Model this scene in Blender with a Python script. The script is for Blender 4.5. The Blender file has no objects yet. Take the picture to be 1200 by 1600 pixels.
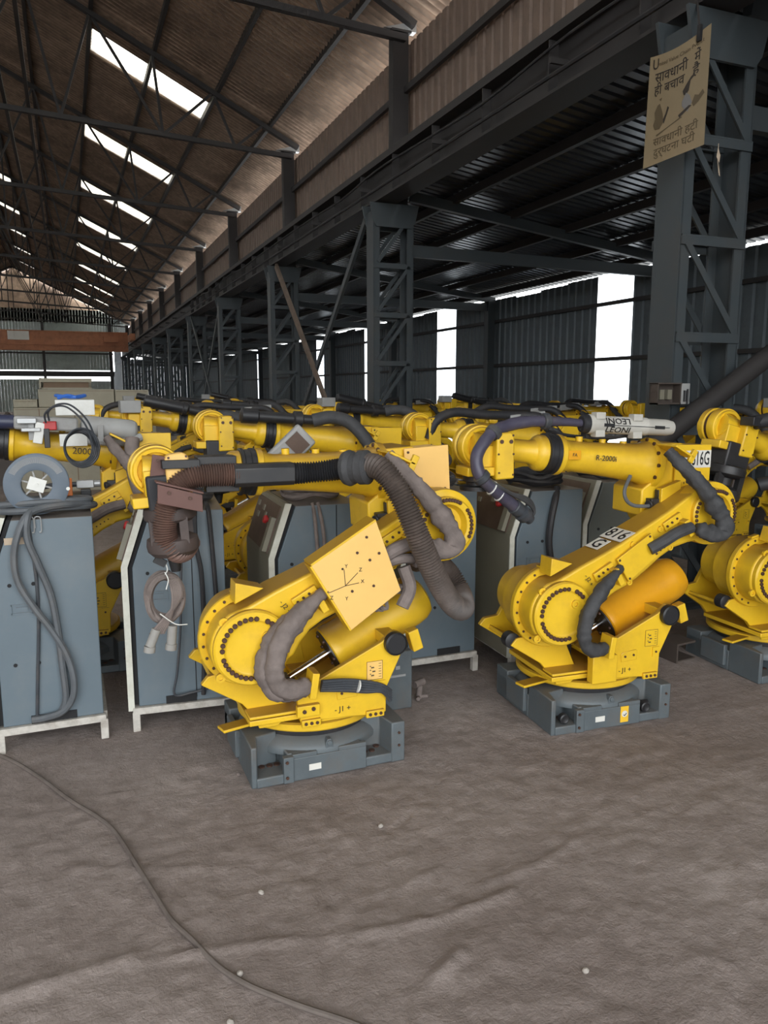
import bpy, math, random
import numpy as np
from mathutils import Vector, Matrix, noise
random.seed(7)
S = bpy.context.scene
COL = S.collection
PI = math.pi

# ------------------------------------------------------------------ camera, sky, exposure
H, F, PITCH, YAW = 1.68, 1200.0, math.radians(9.0), math.radians(22.2)
cam = bpy.data.cameras.new('camera')
cam.sensor_fit = 'VERTICAL'; cam.sensor_height = 36.0; cam.lens = 36.0 * F / 1600.0
cam.clip_start = 0.05; cam.clip_end = 500
camo = bpy.data.objects.new('camera', cam); COL.objects.link(camo)
camo.location = (0, 0, H); camo.rotation_euler = (PI/2 - PITCH, 0, -YAW)
S.camera = camo

world = bpy.data.worlds.new('overcast_sky'); S.world = world; world.use_nodes = True
bg = world.node_tree.nodes['Background']
bg.inputs[0].default_value = (0.93, 0.97, 1.0, 1); bg.inputs[1].default_value = 1.0

S.view_settings.view_transform = 'Standard'; S.view_settings.look = 'None'
S.view_settings.gamma = 1.0; S.view_settings.use_curve_mapping = False
S.view_settings.exposure = 2.36
S.cycles.use_denoising = True
S.cycles.max_bounces = 8; S.cycles.diffuse_bounces = 5; S.cycles.glossy_bounces = 3
S.cycles.transmission_bounces = 4; S.cycles.transparent_max_bounces = 8
S.cycles.caustics_reflective = False; S.cycles.caustics_refractive = False
S.cycles.sample_clamp_indirect = 6.0

def portal(name, loc, rot, sx, sy):
    l = bpy.data.lights.new(name, 'AREA'); l.shape = 'RECTANGLE'; l.size = sx; l.size_y = sy
    l.cycles.is_portal = True
    o = bpy.data.objects.new(name, l); COL.objects.link(o); o.location = loc; o.rotation_euler = rot
    return o
# the wide open gateway behind the photographer (sky light comes in through it)
GATE_Y = -5.0
portal('gateway_daylight', (-3.0, GATE_Y + .05, 3.4), (PI/2, 0, 0), 15.0, 6.6)

# ------------------------------------------------------------------ pixel helper (a point of the plane Y = const)
fv = np.array([math.sin(YAW)*math.cos(PITCH), math.cos(YAW)*math.cos(PITCH), -math.sin(PITCH)])
rv = np.array([math.cos(YAW), -math.sin(YAW), 0.0]); uv = np.cross(rv, fv); C0 = np.array([0, 0, H])
def ray(x, y): return fv + rv*(x-600)/F + uv*(800-y)/F
def at(x, y, Y):
    d = ray(x, y); p = C0 + d*(Y/d[1]); return Vector(p)
def gz(x, y, z=0.0):
    d = ray(x, y); p = C0 + d*((z-H)/d[2]); return Vector(p)

# ------------------------------------------------------------------ materials
def mat(name, col, rough=.55, metal=0.0, var=.12, scale=6.0, bump=.0, bscale=40.0, dirt=None, dirt_amt=.0, dscale=3.0, spec=.5, up_dust_shade=None, dust_shade_amt=.0, coat=0):
    m = bpy.data.materials.new(name); m.use_nodes = True
    nt = m.node_tree; N = nt.nodes; L = nt.links
    b = N['Principled BSDF']
    b.inputs['Roughness'].default_value = rough; b.inputs['Metallic'].default_value = metal
    b.inputs['Specular IOR Level'].default_value = spec
    b.inputs['Coat Weight'].default_value = coat
    tc = N.new('ShaderNodeTexCoord')
    def noise_(sc, det=4, ro=.6):
        n = N.new('ShaderNodeTexNoise'); n.inputs['Scale'].default_value = sc; n.inputs['Detail'].default_value = det
        n.inputs['Roughness'].default_value = ro; L.new(tc.outputs['Object'], n.inputs['Vector']); return n
    n1 = noise_(scale)
    rmp = N.new('ShaderNodeValToRGB'); e = rmp.color_ramp.elements
    e[0].position = .3; e[1].position = .72
    e[0].color = tuple(max(0, c*(1-var)) for c in col) + (1,)
    e[1].color = tuple(min(1, c*(1+var*.7)) for c in col) + (1,)
    L.new(n1.outputs['Fac'], rmp.inputs['Fac'])
    out = rmp.outputs['Color']
    if dirt:
        n2 = noise_(dscale, 6, .7)
        mr = N.new('ShaderNodeMapRange'); mr.inputs[1].default_value = .48; mr.inputs[2].default_value = .7
        mr.inputs[3].default_value = 0; mr.inputs[4].default_value = dirt_amt
        L.new(n2.outputs['Fac'], mr.inputs[0])
        mx = N.new('ShaderNodeMix'); mx.data_type = 'RGBA'
        L.new(mr.outputs[0], mx.inputs['Factor']); L.new(out, mx.inputs['A']); mx.inputs['B'].default_value = tuple(dirt)+(1,)
        out = mx.outputs['Result']
    if up_dust_shade:   # settled dust on upward faces; on the yellow also weaker top light
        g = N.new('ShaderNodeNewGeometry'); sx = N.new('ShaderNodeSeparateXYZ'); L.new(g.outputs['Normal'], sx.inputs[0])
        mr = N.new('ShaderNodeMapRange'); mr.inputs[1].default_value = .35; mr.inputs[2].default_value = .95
        mr.inputs[3].default_value = 0; mr.inputs[4].default_value = dust_shade_amt
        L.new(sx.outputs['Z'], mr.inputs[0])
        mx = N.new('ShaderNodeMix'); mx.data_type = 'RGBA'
        L.new(mr.outputs[0], mx.inputs['Factor']); L.new(out, mx.inputs['A']); mx.inputs['B'].default_value = tuple(up_dust_shade)+(1,)
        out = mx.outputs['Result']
    L.new(out, b.inputs['Base Color'])
    if bump:
        n3 = noise_(bscale, 5, .65); bp = N.new('ShaderNodeBump'); bp.inputs['Strength'].default_value = bump
        bp.inputs['Distance'].default_value = .01
        L.new(n3.outputs['Fac'], bp.inputs['Height']); L.new(bp.outputs['Normal'], b.inputs['Normal'])
    return m
DUST = (.20, .155, .115)
M = {}
M['yellow'] = mat('yellow_paint', (.80, .50, .022), .38, var=.07, scale=5, dirt=(.42, .23, .03), dirt_amt=.35, dscale=4, up_dust_shade=(.27, .135, .025), dust_shade_amt=.8)  # darker upward faces: dust, plus top shade put into the colour
M['yellow_highlight'] = mat('yellow_paint_highlight', (.88, .54, .16), .42, var=.04, scale=4, dirt=(.5, .3, .08), dirt_amt=.12, dscale=3)  # the panels' highlight is put into the colour as a paler yellow
M['yellow_deep'] = mat('deep_yellow_paint', (.74, .34, .008), .35, var=.08, scale=4, dirt=(.35, .16, .02), dirt_amt=.3, dscale=3, up_dust_shade=(.45, .24, .04), dust_shade_amt=.3)
M['base_grey'] = mat('grey_cast_paint', (.105, .125, .135), .5, var=.15, scale=6, bump=.12, bscale=60, dirt=(.13, .11, .09), dirt_amt=.5, dscale=5, up_dust_shade=(.15, .135, .12), dust_shade_amt=.4)
M['black'] = mat('black_cast', (.018, .018, .02), .45, var=.2, dirt=(.06, .05, .04), dirt_amt=.3)
M['rubber'] = mat('black_rubber', (.022, .022, .025), .6, var=.2, dirt=(.07, .055, .045), dirt_amt=.4, dscale=8)
M['cable'] = mat('dark_cable', (.045, .05, .058), .5, var=.2, scale=20, dirt=(.12, .1, .085), dirt_amt=.5, dscale=9)
M['cable_grey'] = mat('grey_cable', (.10, .11, .12), .5, var=.15, scale=14, dirt=(.15, .13, .11), dirt_amt=.4, dscale=8)
M['fabric'] = mat('brown_grey_sleeve', (.185, .15, .135), .85, var=.25, scale=14, bump=.5, bscale=22)
M['fabric_dark'] = mat('charcoal_sleeve', (.05, .05, .052), .7, var=.25, scale=14, bump=.5, bscale=22)
M['hose_brown'] = mat('dusty_brown_hose', (.15, .085, .065), .55, var=.3, scale=9, dirt=(.06, .05, .045), dirt_amt=.5, dscale=4)
M['hose_black'] = mat('dusty_black_hose', (.085, .066, .056), .55, var=.35, scale=5, dirt=(.17, .13, .11), dirt_amt=.7, dscale=6)
M['conduit'] = mat('purple_grey_conduit', (.06, .055, .085), .45, var=.25, scale=9, dirt=(.12, .10, .095), dirt_amt=.5, dscale=6)
M['rust_plate'] = mat('maroon_dusty_plate', (.15, .075, .062), .7, var=.2, dirt=(.1, .06, .05), dirt_amt=.4)
M['bolt'] = mat('dark_bolt', (.085, .042, .028), .5, metal=.3)
M['chrome'] = mat('polished_rod', (.75, .75, .75), .15, metal=1.0, var=.03)
M['cab'] = mat('blue_grey_cabinet_paint', (.125, .162, .188), .42, var=.06, scale=3, dirt=(.20, .20, .19), dirt_amt=.3, dscale=3, up_dust_shade=(.16, .125, .10), dust_shade_amt=.85)
M['cab_dark'] = mat('olive_grey_cabinet_paint', (.10, .11, .10), .5, var=.08, scale=3, dirt=(.08, .07, .05), dirt_amt=.4, up_dust_shade=DUST, dust_shade_amt=.8)
M['cab_door'] = mat('khaki_grey_door_paint', (.21, .195, .145), .5, var=.1, scale=3, dirt=(.14, .11, .08), dirt_amt=.4, dscale=3)
M['door_edge'] = mat('cream_door_edge', (.62, .62, .54), .5, var=.08, dirt=(.3, .27, .2), dirt_amt=.4, dscale=10)
M['op_panel'] = mat('brown_operator_panel', (.11, .07, .052), .5, var=.2, dirt=(.14, .11, .08), dirt_amt=.5)
M['leg'] = mat('whitewashed_steel', (.52, .49, .44), .7, var=.2, scale=25, dirt=(.22, .18, .14), dirt_amt=.7, dscale=14)
M['red'] = mat('red_button', (.45, .03, .03), .4)
M['orange'] = mat('orange_plastic', (.75, .2, .03), .4)
M['dark'] = mat('dark_recess', (.012, .012, .013), .8, var=.1)
M['white'] = mat('white_plastic', (.72, .72, .68), .45, var=.06, dirt=(.4, .38, .33), dirt_amt=.4, dscale=6)
M['light_metal'] = mat('galvanised_metal', (.45, .46, .46), .4, metal=.5, var=.15, dirt=(.2, .18, .15), dirt_amt=.4)
M['pack_grey'] = mat('light_grey_dress_pack', (.33, .33, .32), .55, var=.1, dirt=(.24, .22, .2), dirt_amt=.5, dscale=5)
M['pack_white'] = mat('dirty_white_tube', (.50, .48, .43), .5, var=.1, dirt=(.3, .27, .22), dirt_amt=.5, dscale=6)
M['spool'] = mat('slate_spool_plastic', (.105, .135, .17), .5, var=.1, dirt=(.2, .19, .18), dirt_amt=.3)
M['blue'] = mat('blue_plastic', (.03, .13, .5), .5)
M['navy'] = mat('navy_conduit', (.03, .035, .07), .4)
M['carton'] = mat('khaki_beige_sheet', (.36, .33, .245), .6, var=.06, scale=2, dirt=(.26, .23, .17), dirt_amt=.3)
M['carton_brown'] = mat('brown_board', (.2, .13, .08), .7)
M['print'] = mat('dark_print', (.03, .022, .015), .6, var=.05)
M['print_black'] = mat('black_print', (.012, .012, .012), .5, var=.05)
M['tool_brown'] = mat('dusty_brown_casting', (.055, .04, .036), .6, var=.2, dirt=(.11, .08, .07), dirt_amt=.5)
M['print_faded'] = mat('faded_print', (.085, .06, .03), .6, var=.05)
M['print_grey'] = mat('grey_print', (.15, .14, .13), .6, var=.05)
M['label_white'] = mat('white_label', (.72, .70, .64), .5, var=.05, dirt=(.5, .45, .38), dirt_amt=.3)
M['label_yellow'] = mat('yellow_label', (.85, .5, .03), .5, var=.03)
M['tape'] = mat('beige_tape', (.42, .33, .24), .7)
M['bounce_pale'] = mat('pale_bounce_skin', (.78, .77, .75), .5, metal=.0, var=.1)  # for the added light-bouncing sheet over the lean-to
M['steel'] = mat('slate_painted_steel', (.055, .066, .072), .5, var=.15, scale=2, dirt=(.06, .05, .04), dirt_amt=.4, dscale=2)
M['steel_brown'] = mat('brown_steel', (.075, .058, .048), .6, var=.2, scale=2, dirt=(.04, .03, .025), dirt_amt=.5)
M['steel_dark'] = mat('dark_steel', (.035, .031, .03), .6, var=.2, scale=2)
M['timber'] = mat('old_timber', (.2, .15, .115), .8, var=.25, scale=5)
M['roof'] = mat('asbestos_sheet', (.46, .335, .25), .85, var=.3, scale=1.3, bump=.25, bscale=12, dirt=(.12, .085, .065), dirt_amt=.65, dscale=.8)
def rib_shading(m, pitch):   # light and shade of the ribs put into the colour as noisy stripes
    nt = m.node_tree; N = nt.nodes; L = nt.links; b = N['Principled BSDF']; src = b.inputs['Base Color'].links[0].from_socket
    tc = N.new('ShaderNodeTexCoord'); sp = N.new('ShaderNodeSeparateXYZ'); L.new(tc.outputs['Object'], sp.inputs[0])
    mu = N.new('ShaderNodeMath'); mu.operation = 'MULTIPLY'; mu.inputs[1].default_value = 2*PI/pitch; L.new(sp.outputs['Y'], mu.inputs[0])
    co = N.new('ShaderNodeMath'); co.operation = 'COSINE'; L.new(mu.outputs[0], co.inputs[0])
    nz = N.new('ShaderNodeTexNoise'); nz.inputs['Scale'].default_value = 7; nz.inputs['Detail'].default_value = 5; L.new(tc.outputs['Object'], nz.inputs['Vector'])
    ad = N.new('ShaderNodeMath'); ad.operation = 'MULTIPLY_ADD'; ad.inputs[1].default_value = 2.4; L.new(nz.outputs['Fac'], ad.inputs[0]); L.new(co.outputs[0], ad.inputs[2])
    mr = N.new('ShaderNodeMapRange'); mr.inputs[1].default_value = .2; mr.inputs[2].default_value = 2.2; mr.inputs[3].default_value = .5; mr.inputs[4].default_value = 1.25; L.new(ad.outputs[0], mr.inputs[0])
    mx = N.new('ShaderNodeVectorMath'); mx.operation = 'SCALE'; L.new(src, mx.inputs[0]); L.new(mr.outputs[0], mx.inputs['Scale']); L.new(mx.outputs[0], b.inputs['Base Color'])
rib_shading(M['roof'], .15)
M['clad'] = mat('brown_cladding', (.235, .165, .125), .55, var=.25, scale=1.2, dirt=(.09, .065, .05), dirt_amt=.75, dscale=1.6)
M['lean_roof'] = mat('dark_zinc_roof_sheet', (.085, .092, .105), .27, metal=.55, var=.2, scale=1.5, dirt=(.05, .045, .04), dirt_amt=.5)
M['lean_wall'] = mat('blue_grey_wall_sheet', (.105, .13, .145), .5, metal=.1, var=.15, scale=1.5, dirt=(.05, .05, .05), dirt_amt=.5)
M['far_wall'] = mat('grey_green_far_sheet', (.26, .29, .27), .6, var=.1, scale=1, dirt=(.16, .17, .15), dirt_amt=.5)
M['crane'] = mat('rust_orange_crane', (.48, .2, .10), .6, var=.2, scale=1, dirt=(.2, .08, .04), dirt_amt=.5)
M['sign'] = mat('tan_sign_board', (.20, .15, .085), .6, var=.06, scale=3, dirt=(.3, .2, .1), dirt_amt=.3, dscale=2)
M['conc'] = mat('grey_plaster', (.3, .29, .27), .8, var=.2)
M['mud'] = mat('brown_mud_cable', (.14, .115, .10), .8, var=.2, scale=20, dirt=(.17, .145, .13), dirt_amt=.6, dscale=6)
M['stone'] = mat('pale_stone', (.42, .38, .34), .8, var=.2)

# translucent corrugated plastic (daylight passes through it)
def translucent(name, col, clear):
    m = bpy.data.materials.new(name); m.use_nodes = True; nt = m.node_tree; N = nt.nodes; L = nt.links
    N.remove(N['Principled BSDF']); o = N['Material Output']
    t = N.new('ShaderNodeBsdfTranslucent'); t.inputs[0].default_value = col + (1,)
    p = N.new('ShaderNodeBsdfTransparent'); p.inputs[0].default_value = col + (1,)
    tc = N.new('ShaderNodeTexCoord'); n = N.new('ShaderNodeTexNoise'); n.inputs['Scale'].default_value = 3; n.inputs['Detail'].default_value = 6
    L.new(tc.outputs['Object'], n.inputs['Vector'])
    mr = N.new('ShaderNodeMapRange'); mr.inputs[1].default_value = .3; mr.inputs[2].default_value = .6
    mr.inputs[3].default_value = clear*.75; mr.inputs[4].default_value = clear; L.new(n.outputs['Fac'], mr.inputs[0])
    mx = N.new('ShaderNodeMixShader'); L.new(mr.outputs[0], mx.inputs[0]); L.new(t.outputs[0], mx.inputs[1]); L.new(p.outputs[0], mx.inputs[2])
    L.new(mx.outputs[0], o.inputs[0]); return m
M['skylight'] = translucent('skylight_plastic', (.95, .91, .82), .72)
M['strip'] = translucent('wall_strip_plastic', (.92, .96, 1.0), .62)

# floor: dusty compacted earth over concrete
def floor_mat():
    m = bpy.data.materials.new('dusty_floor'); m.use_nodes = True; nt = m.node_tree; N = nt.nodes; L = nt.links
    b = N['Principled BSDF']; b.inputs['Roughness'].default_value = .85; b.inputs['Specular IOR Level'].default_value = .25
    tc = N.new('ShaderNodeTexCoord')
    def nz(s, d, r): 
        n = N.new('ShaderNodeTexNoise'); n.inputs['Scale'].default_value = s; n.inputs['Detail'].default_value = d; n.inputs['Roughness'].default_value = r
        L.new(tc.outputs['Object'], n.inputs['Vector']); return n
    a = nz(.9, 5, .55); r = N.new('ShaderNodeValToRGB'); e = r.color_ramp.elements
    e[0].position = .3; e[0].color = (.240, .197, .178, 1); e[1].position = .7; e[1].color = (.350, .300, .276, 1)
    L.new(a.outputs['Fac'], r.inputs['Fac'])
    f = nz(14, 6, .7); r2 = N.new('ShaderNodeValToRGB'); e = r2.color_ramp.elements
    e[0].position = .25; e[0].color = (.70, .68, .66, 1); e[1].position = .7; e[1].color = (1.06, 1.06, 1.06, 1)
    L.new(f.outputs['Fac'], r2.inputs['Fac'])
    mx = N.new('ShaderNodeMix'); mx.data_type = 'RGBA'; mx.blend_type = 'MULTIPLY'; mx.inputs['Factor'].default_value = 1
    L.new(r.outputs['Color'], mx.inputs['A']); L.new(r2.outputs['Color'], mx.inputs['B']); L.new(mx.outputs['Result'], b.inputs['Base Color'])
    h1 = nz(38, 6, .65); h2 = nz(120, 3, .6); ad = N.new('ShaderNodeMath'); ad.operation = 'MULTIPLY_ADD'; ad.inputs[1].default_value = .4
    L.new(h2.outputs['Fac'], ad.inputs[0]); L.new(h1.outputs['Fac'], ad.inputs[2])
    bp = N.new('ShaderNodeBump'); bp.inputs['Strength'].default_value = .5; bp.inputs['Distance'].default_value = .016
    L.new(ad.outputs[0], bp.inputs['Height']); L.new(bp.outputs['Normal'], b.inputs['Normal'])
    return m
M['floor'] = floor_mat()

# ------------------------------------------------------------------ mesh building
import bmesh
def fixn(me):
    b = bmesh.new(); b.from_mesh(me); bmesh.ops.recalc_face_normals(b, faces=b.faces); b.to_mesh(me); b.free()
class MB:
    def __init__(s): s.v = []; s.f = []
    def add(s, vs, fs):
        n = len(s.v); s.v += [tuple(p) for p in vs]; s.f += [tuple(i+n for i in f) for f in fs]; return s
    def box(s, c, d, R=None):
        c = Vector(c); hx, hy, hz = (q/2 for q in d)
        vs = [Vector((x, y, z)) for x in (-hx, hx) for y in (-hy, hy) for z in (-hz, hz)]
        if R is not None: vs = [R @ p for p in vs]
        return s.add([c+p for p in vs], [(0,1,3,2),(4,6,7,5),(0,4,5,1),(2,3,7,6),(0,2,6,4),(1,5,7,3)])
    def bar(s, a, b, w, h, up=(0,0,1)):
        a = Vector(a); b = Vector(b); d = b-a; z = d.normalized(); u = Vector(up)
        if abs(z.dot(u)) > .98: u = Vector((1,0,0))
        x = z.cross(u).normalized(); y = x.cross(z)
        R = Matrix((x, y, z)).transposed()
        return s.box((a+b)/2, (w, h, d.length), R)
    def prism(s, poly, fn, d0, d1):
        n = len(poly); vs = [fn(p[0], p[1], d0) for p in poly] + [fn(p[0], p[1], d1) for p in poly]
        return s.add(vs, [tuple(range(n))[::-1], tuple(range(n, 2*n))] + [(i, (i+1)%n, n+(i+1)%n, n+i) for i in range(n)])
    def uz(s, poly, y0, y1):
        return s.prism(poly, lambda u, z, y: (u, y, z), y0, y1)
    def lathe(s, prof, o, ax, n=24, close=True):
        o = Vector(o); z = Vector(ax).normalized(); t = Vector((0,0,1)) if abs(z.z) < .9 else Vector((1,0,0))
        x = z.cross(t).normalized(); y = z.cross(x); vs = []; fs = []; k = len(prof)
        for i in range(n):
            a = 2*PI*i/n; e = x*math.cos(a) + y*math.sin(a)
            for r, h in prof: vs.append(o + e*r + z*h)
        for i in range(n):
            j = (i+1) % n
            for q in range(k-1): fs.append((i*k+q, j*k+q, j*k+q+1, i*k+q+1))
        if close:
            if prof[0][0] > 1e-6: fs.append(tuple(i*k for i in range(n))[::-1])
            if prof[-1][0] > 1e-6: fs.append(tuple(i*k+k-1 for i in range(n)))
        return s.add(vs, fs)
    def cyl(s, a, b, r, r2=None, n=16):
        a = Vector(a); b = Vector(b); return s.lathe([(r, 0), (r if r2 is None else r2, (b-a).length)], a, b-a, n)
    def tube(s, pts, r, n=8, flat=1.0):
        pts = [Vector(p) for p in pts]; m = len(pts); R = r if hasattr(r, '__len__') else [r]*m
        t0 = (pts[1]-pts[0]).normalized(); u = Vector((0,0,1)) if abs(t0.z) < .9 else Vector((1,0,0))
        x = t0.cross(u).normalized(); vs = []; fs = []
        for i, p in enumerate(pts):
            t = (pts[min(i+1, m-1)] - pts[max(i-1, 0)]).normalized()
            x = (x - t*x.dot(t)).normalized(); y = t.cross(x)
            for k in range(n):
                a = 2*PI*k/n; vs.append(p + (x*math.cos(a)*flat + y*math.sin(a))*R[i])
        for i in range(m-1):
            for k in range(n):
                k2 = (k+1) % n; fs.append((i*n+k, i*n+k2, (i+1)*n+k2, (i+1)*n+k))
        fs.append(tuple(range(n))[::-1]); fs.append(tuple(range((m-1)*n, m*n)))
        return s.add(vs, fs)
    def xf(s, fn): s.v = [tuple(fn(Vector(p))) for p in s.v]; return s
    def mesh(s, name, m, angle=32, smooth=True):
        me = bpy.data.meshes.new(name); me.from_pydata(s.v, [], s.f); me.update(); fixn(me)
        if smooth:
            me.polygons.foreach_set('use_smooth', [True]*len(me.polygons)); me.set_sharp_from_angle(angle=math.radians(angle))
        me.materials.append(m); return me
    def build(s, name, m, parent=None, bevel=0, seg=2, **k):
        o = link(name, s.mesh(name, M[m] if isinstance(m, str) else m, **k), parent)
        if bevel:
            b = o.modifiers.new('bevel', 'BEVEL'); b.width = bevel; b.segments = seg; b.limit_method = 'ANGLE'; b.angle_limit = math.radians(40)
        return o
def split_build(mb_list, name, m, parent, **k):
    return [q.build(name, m, parent, **k) for q in mb_list]
def link(name, data, parent=None):
    o = bpy.data.objects.new(name, data); COL.objects.link(o)
    if parent: o.parent = parent
    return o
def tag(o, label=None, cat=None, group=None, kind=None):
    if label: o['label'] = label
    if cat: o['category'] = cat
    if group: o['group'] = group
    if kind: o['kind'] = kind
    return o
def thing(name, label, cat, loc=(0,0,0), rz=0.0, group=None):
    o = bpy.data.objects.new(name, None); COL.objects.link(o); o.location = loc; o.rotation_euler = (0, 0, rz); o.empty_display_size = .1
    return tag(o, label, cat, group)
def struct(name, loc=(0,0,0), rz=0.0):
    o = bpy.data.objects.new(name, None); COL.objects.link(o); o.location = loc; o.rotation_euler = (0, 0, rz); o['kind'] = 'structure'; return o
KIDS = {}
def kids_of(o): return [c for c in COL.objects if c.parent == o]
def dup(root, loc, rz=0.0, label=None, group=None, kids=None):
    r = root.copy(); COL.objects.link(r); r.location = loc; r.rotation_euler = (0, 0, rz)
    if label: r['label'] = label
    if group: r['group'] = group
    for ch, gs in (kids or tree(root)):
        c = ch.copy(); COL.objects.link(c); c.parent = r
        for g in gs:
            d = g.copy(); COL.objects.link(d); d.parent = c
    return r
def tree(root):
    ks = list(root.children); return [(c, list(c.children)) for c in ks]
def cr(pts, n=8):
    pts = [Vector(p) for p in pts]; P = [pts[0]*2-pts[1]] + pts + [pts[-1]*2-pts[-2]]; out = []
    for i in range(1, len(P)-2):
        a, b, c, d = P[i-1], P[i], P[i+1], P[i+2]
        for k in range(n):
            t = k/n; out.append(.5*((2*b) + (c-a)*t + (2*a-5*b+4*c-d)*t*t + (3*b-a-3*c+d)*t**3))
    out.append(pts[-1]); return out
def resample(pts, step):
    out = [pts[0]]; acc = 0
    for a, b in zip(pts, pts[1:]):
        L = (b-a).length
        while acc + L >= step:
            t = (step-acc)/L; a = a.lerp(b, t); out.append(a.copy()); L = (b-a).length; acc = 0
        acc += L
    return out
def hose(pts, r, pitch=.012, depth=.12, n=12):
    P = resample(cr(pts, 12), pitch/2); R = [r*(1+depth*.5*(1 if i % 2 else -1)) for i in range(len(P))]
    return MB().tube(P, R, n)
def sleeve(pts, r, wr=.12, seed=0, n=12, flat=1.0):
    P = resample(cr(pts, 12), .012); rng = random.Random(seed); R = []
    for i in range(len(P)):
        R.append(r*(1 + wr*noise.noise(Vector((i*.35, seed*3.1, 0))) + wr*.8*noise.noise(Vector((i*.9, seed, 5)))))
    k = max(2, len(P)//3)
    for i in range(k): R[i] *= .62+.38*i/k
    R[-1] *= .7; R[-2] *= .85; n = 18
    m = MB().tube(P, R, n, flat); amp = wr*2.2
    for i, p in enumerate(P):
        for j in range(n):
            a = 2*PI*j/n; v = Vector(m.v[i*n+j]); q = v-p
            f = 1 + amp*(.55*noise.noise(Vector((i*.10, math.cos(a)*1.6, math.sin(a)*1.6+seed))) + .30*noise.noise(Vector((i*.42, math.cos(a)*1.3, math.sin(a)*1.3+seed*2))) - .35*max(0, noise.noise(Vector((i*.25+math.cos(a)*1.2, math.sin(a)*2.4, seed*5)))))
            m.v[i*n+j] = tuple(p + q*f)
    return m
def text(name, body, size, loc, rot, m, parent=None, extrude=.0008, ax='CENTER', shear=0, sx=1.0, bold=0):
    c = bpy.data.curves.new(name, 'FONT'); c.body = body; c.size = size; c.align_x = ax; c.align_y = 'CENTER'; c.extrude = extrude; c.resolution_u = 2; c.shear = shear; c.offset = bold*size
    t = bpy.data.objects.new(name, c); me = bpy.data.meshes.new_from_object(t)
    bpy.data.objects.remove(t); bpy.data.curves.remove(c)
    me.materials.clear(); me.materials.append(M[m])
    o = link(name, me, parent); o.location = loc; o.rotation_euler = rot; o.scale = (sx, 1, 1); return o
def arc(c, r, a0, a1, n): return [(c[0]+r*math.cos(math.radians(a0+(a1-a0)*i/n)), c[1]+r*math.sin(math.radians(a0+(a1-a0)*i/n))) for i in range(n+1)]


# ------------------------------------------------------------------ setting: floor
BAY, Y0 = 6.05, 4.55
def colY(k): return Y0 + BAY*k
YEND = 67.5
RIDGES = [  # mud ridges and tyre trails (polyline, height, half width)
    ([(-.62,2.2),(-.27,2.17),(-.11,2.18),(.08,2.2)], .015, .026), ([(.10,2.165),(.26,2.14),(.44,2.11),(.62,2.06),(.82,2.02),(1.0,2.0),(1.14,2.01),(1.3,2.03)], .016, .016),
    ([(.84,2.19),(1.0,2.205),(1.14,2.24)], .010, .012), ([(1.2,2.72),(1.18,2.61),(1.1,2.55),(.95,2.52),(.77,2.44),(.70,2.36)], -.010, .010),
    ([(.88,1.78),(.94,1.80),(1.0,1.84)], .016, .018), ([(-.1,2.75),(.15,2.62),(.4,2.55)], .007, .02), ([(1.2,2.1),(1.45,2.12),(1.7,2.2)], .009, .012)]
def segd(p, a, b):
    ax, ay = a; bx, by = b; dx, dy = bx-ax, by-ay; t = max(0, min(1, ((p[0]-ax)*dx + (p[1]-ay)*dy)/(dx*dx+dy*dy)))
    return math.hypot(p[0]-ax-dx*t, p[1]-ay-dy*t)
def floor_z(x, y):
    z = .006*noise.noise(Vector((x*1.3, y*1.3, 0))) + .006*noise.noise(Vector((x*4, y*4, 3))) + .005*noise.noise(Vector((x*11, y*11, 7))) + .0042*noise.noise(Vector((x*22, y*22, 9))) + .003*max(0, noise.noise(Vector((x*7, y*30, 2))))
    for pl, h, w in RIDGES:
        d = min(segd((x, y), a, b) for a, b in zip(pl, pl[1:]))
        if d < w*4: z += h*math.exp(-(d/w)**2)*(.75+.5*noise.noise(Vector((x*9, y*9, 1))))
    for cx, cy, r in ((.68, 2.27, .11), (.78, 2.52, .09)):
        q = math.hypot(x-cx, y-cy)
        if q < r: z -= .008*max(0, math.sin(x*120+y*25)*math.sin(y*110-x*20))
    return z
def make_floor():
    def axis(lo, a, b, hi, st, big):
        xs = list(np.arange(a, b+1e-6, st)); s = st; x = a; left = []
        while x > lo: s = min(s*1.35, big); x -= s; left.append(max(x, lo))
        s = st; x = xs[-1]; right = []
        while x < hi: s = min(s*1.35, big); x += s; right.append(min(x, hi))
        return left[::-1] + xs + right
    xs = axis(-12, -.75, 2.7, 9.9, .018, 3.0); ys = axis(GATE_Y, 1.35, 3.3, YEND, .018, 4.0)
    vs = []
    for y in ys:
        for x in xs: vs.append((x, y, floor_z(x, y) if (-1.5 < x < 4 and .8 < y < 5) else .006*noise.noise(Vector((x*1.3, y*1.3, 0)))))
    n = len(xs); fs = [(j*n+i, j*n+i+1, (j+1)*n+i+1, (j+1)*n+i) for j in range(len(ys)-1) for i in range(n-1)]
    o = MB().add(vs, fs).build('floor', 'floor', angle=80); o['kind'] = 'structure'
make_floor()
g = MB().box((0, 30, -.35), (240, 260, .5)).build('ground_outside', 'conc'); g['kind'] = 'structure'

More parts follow.
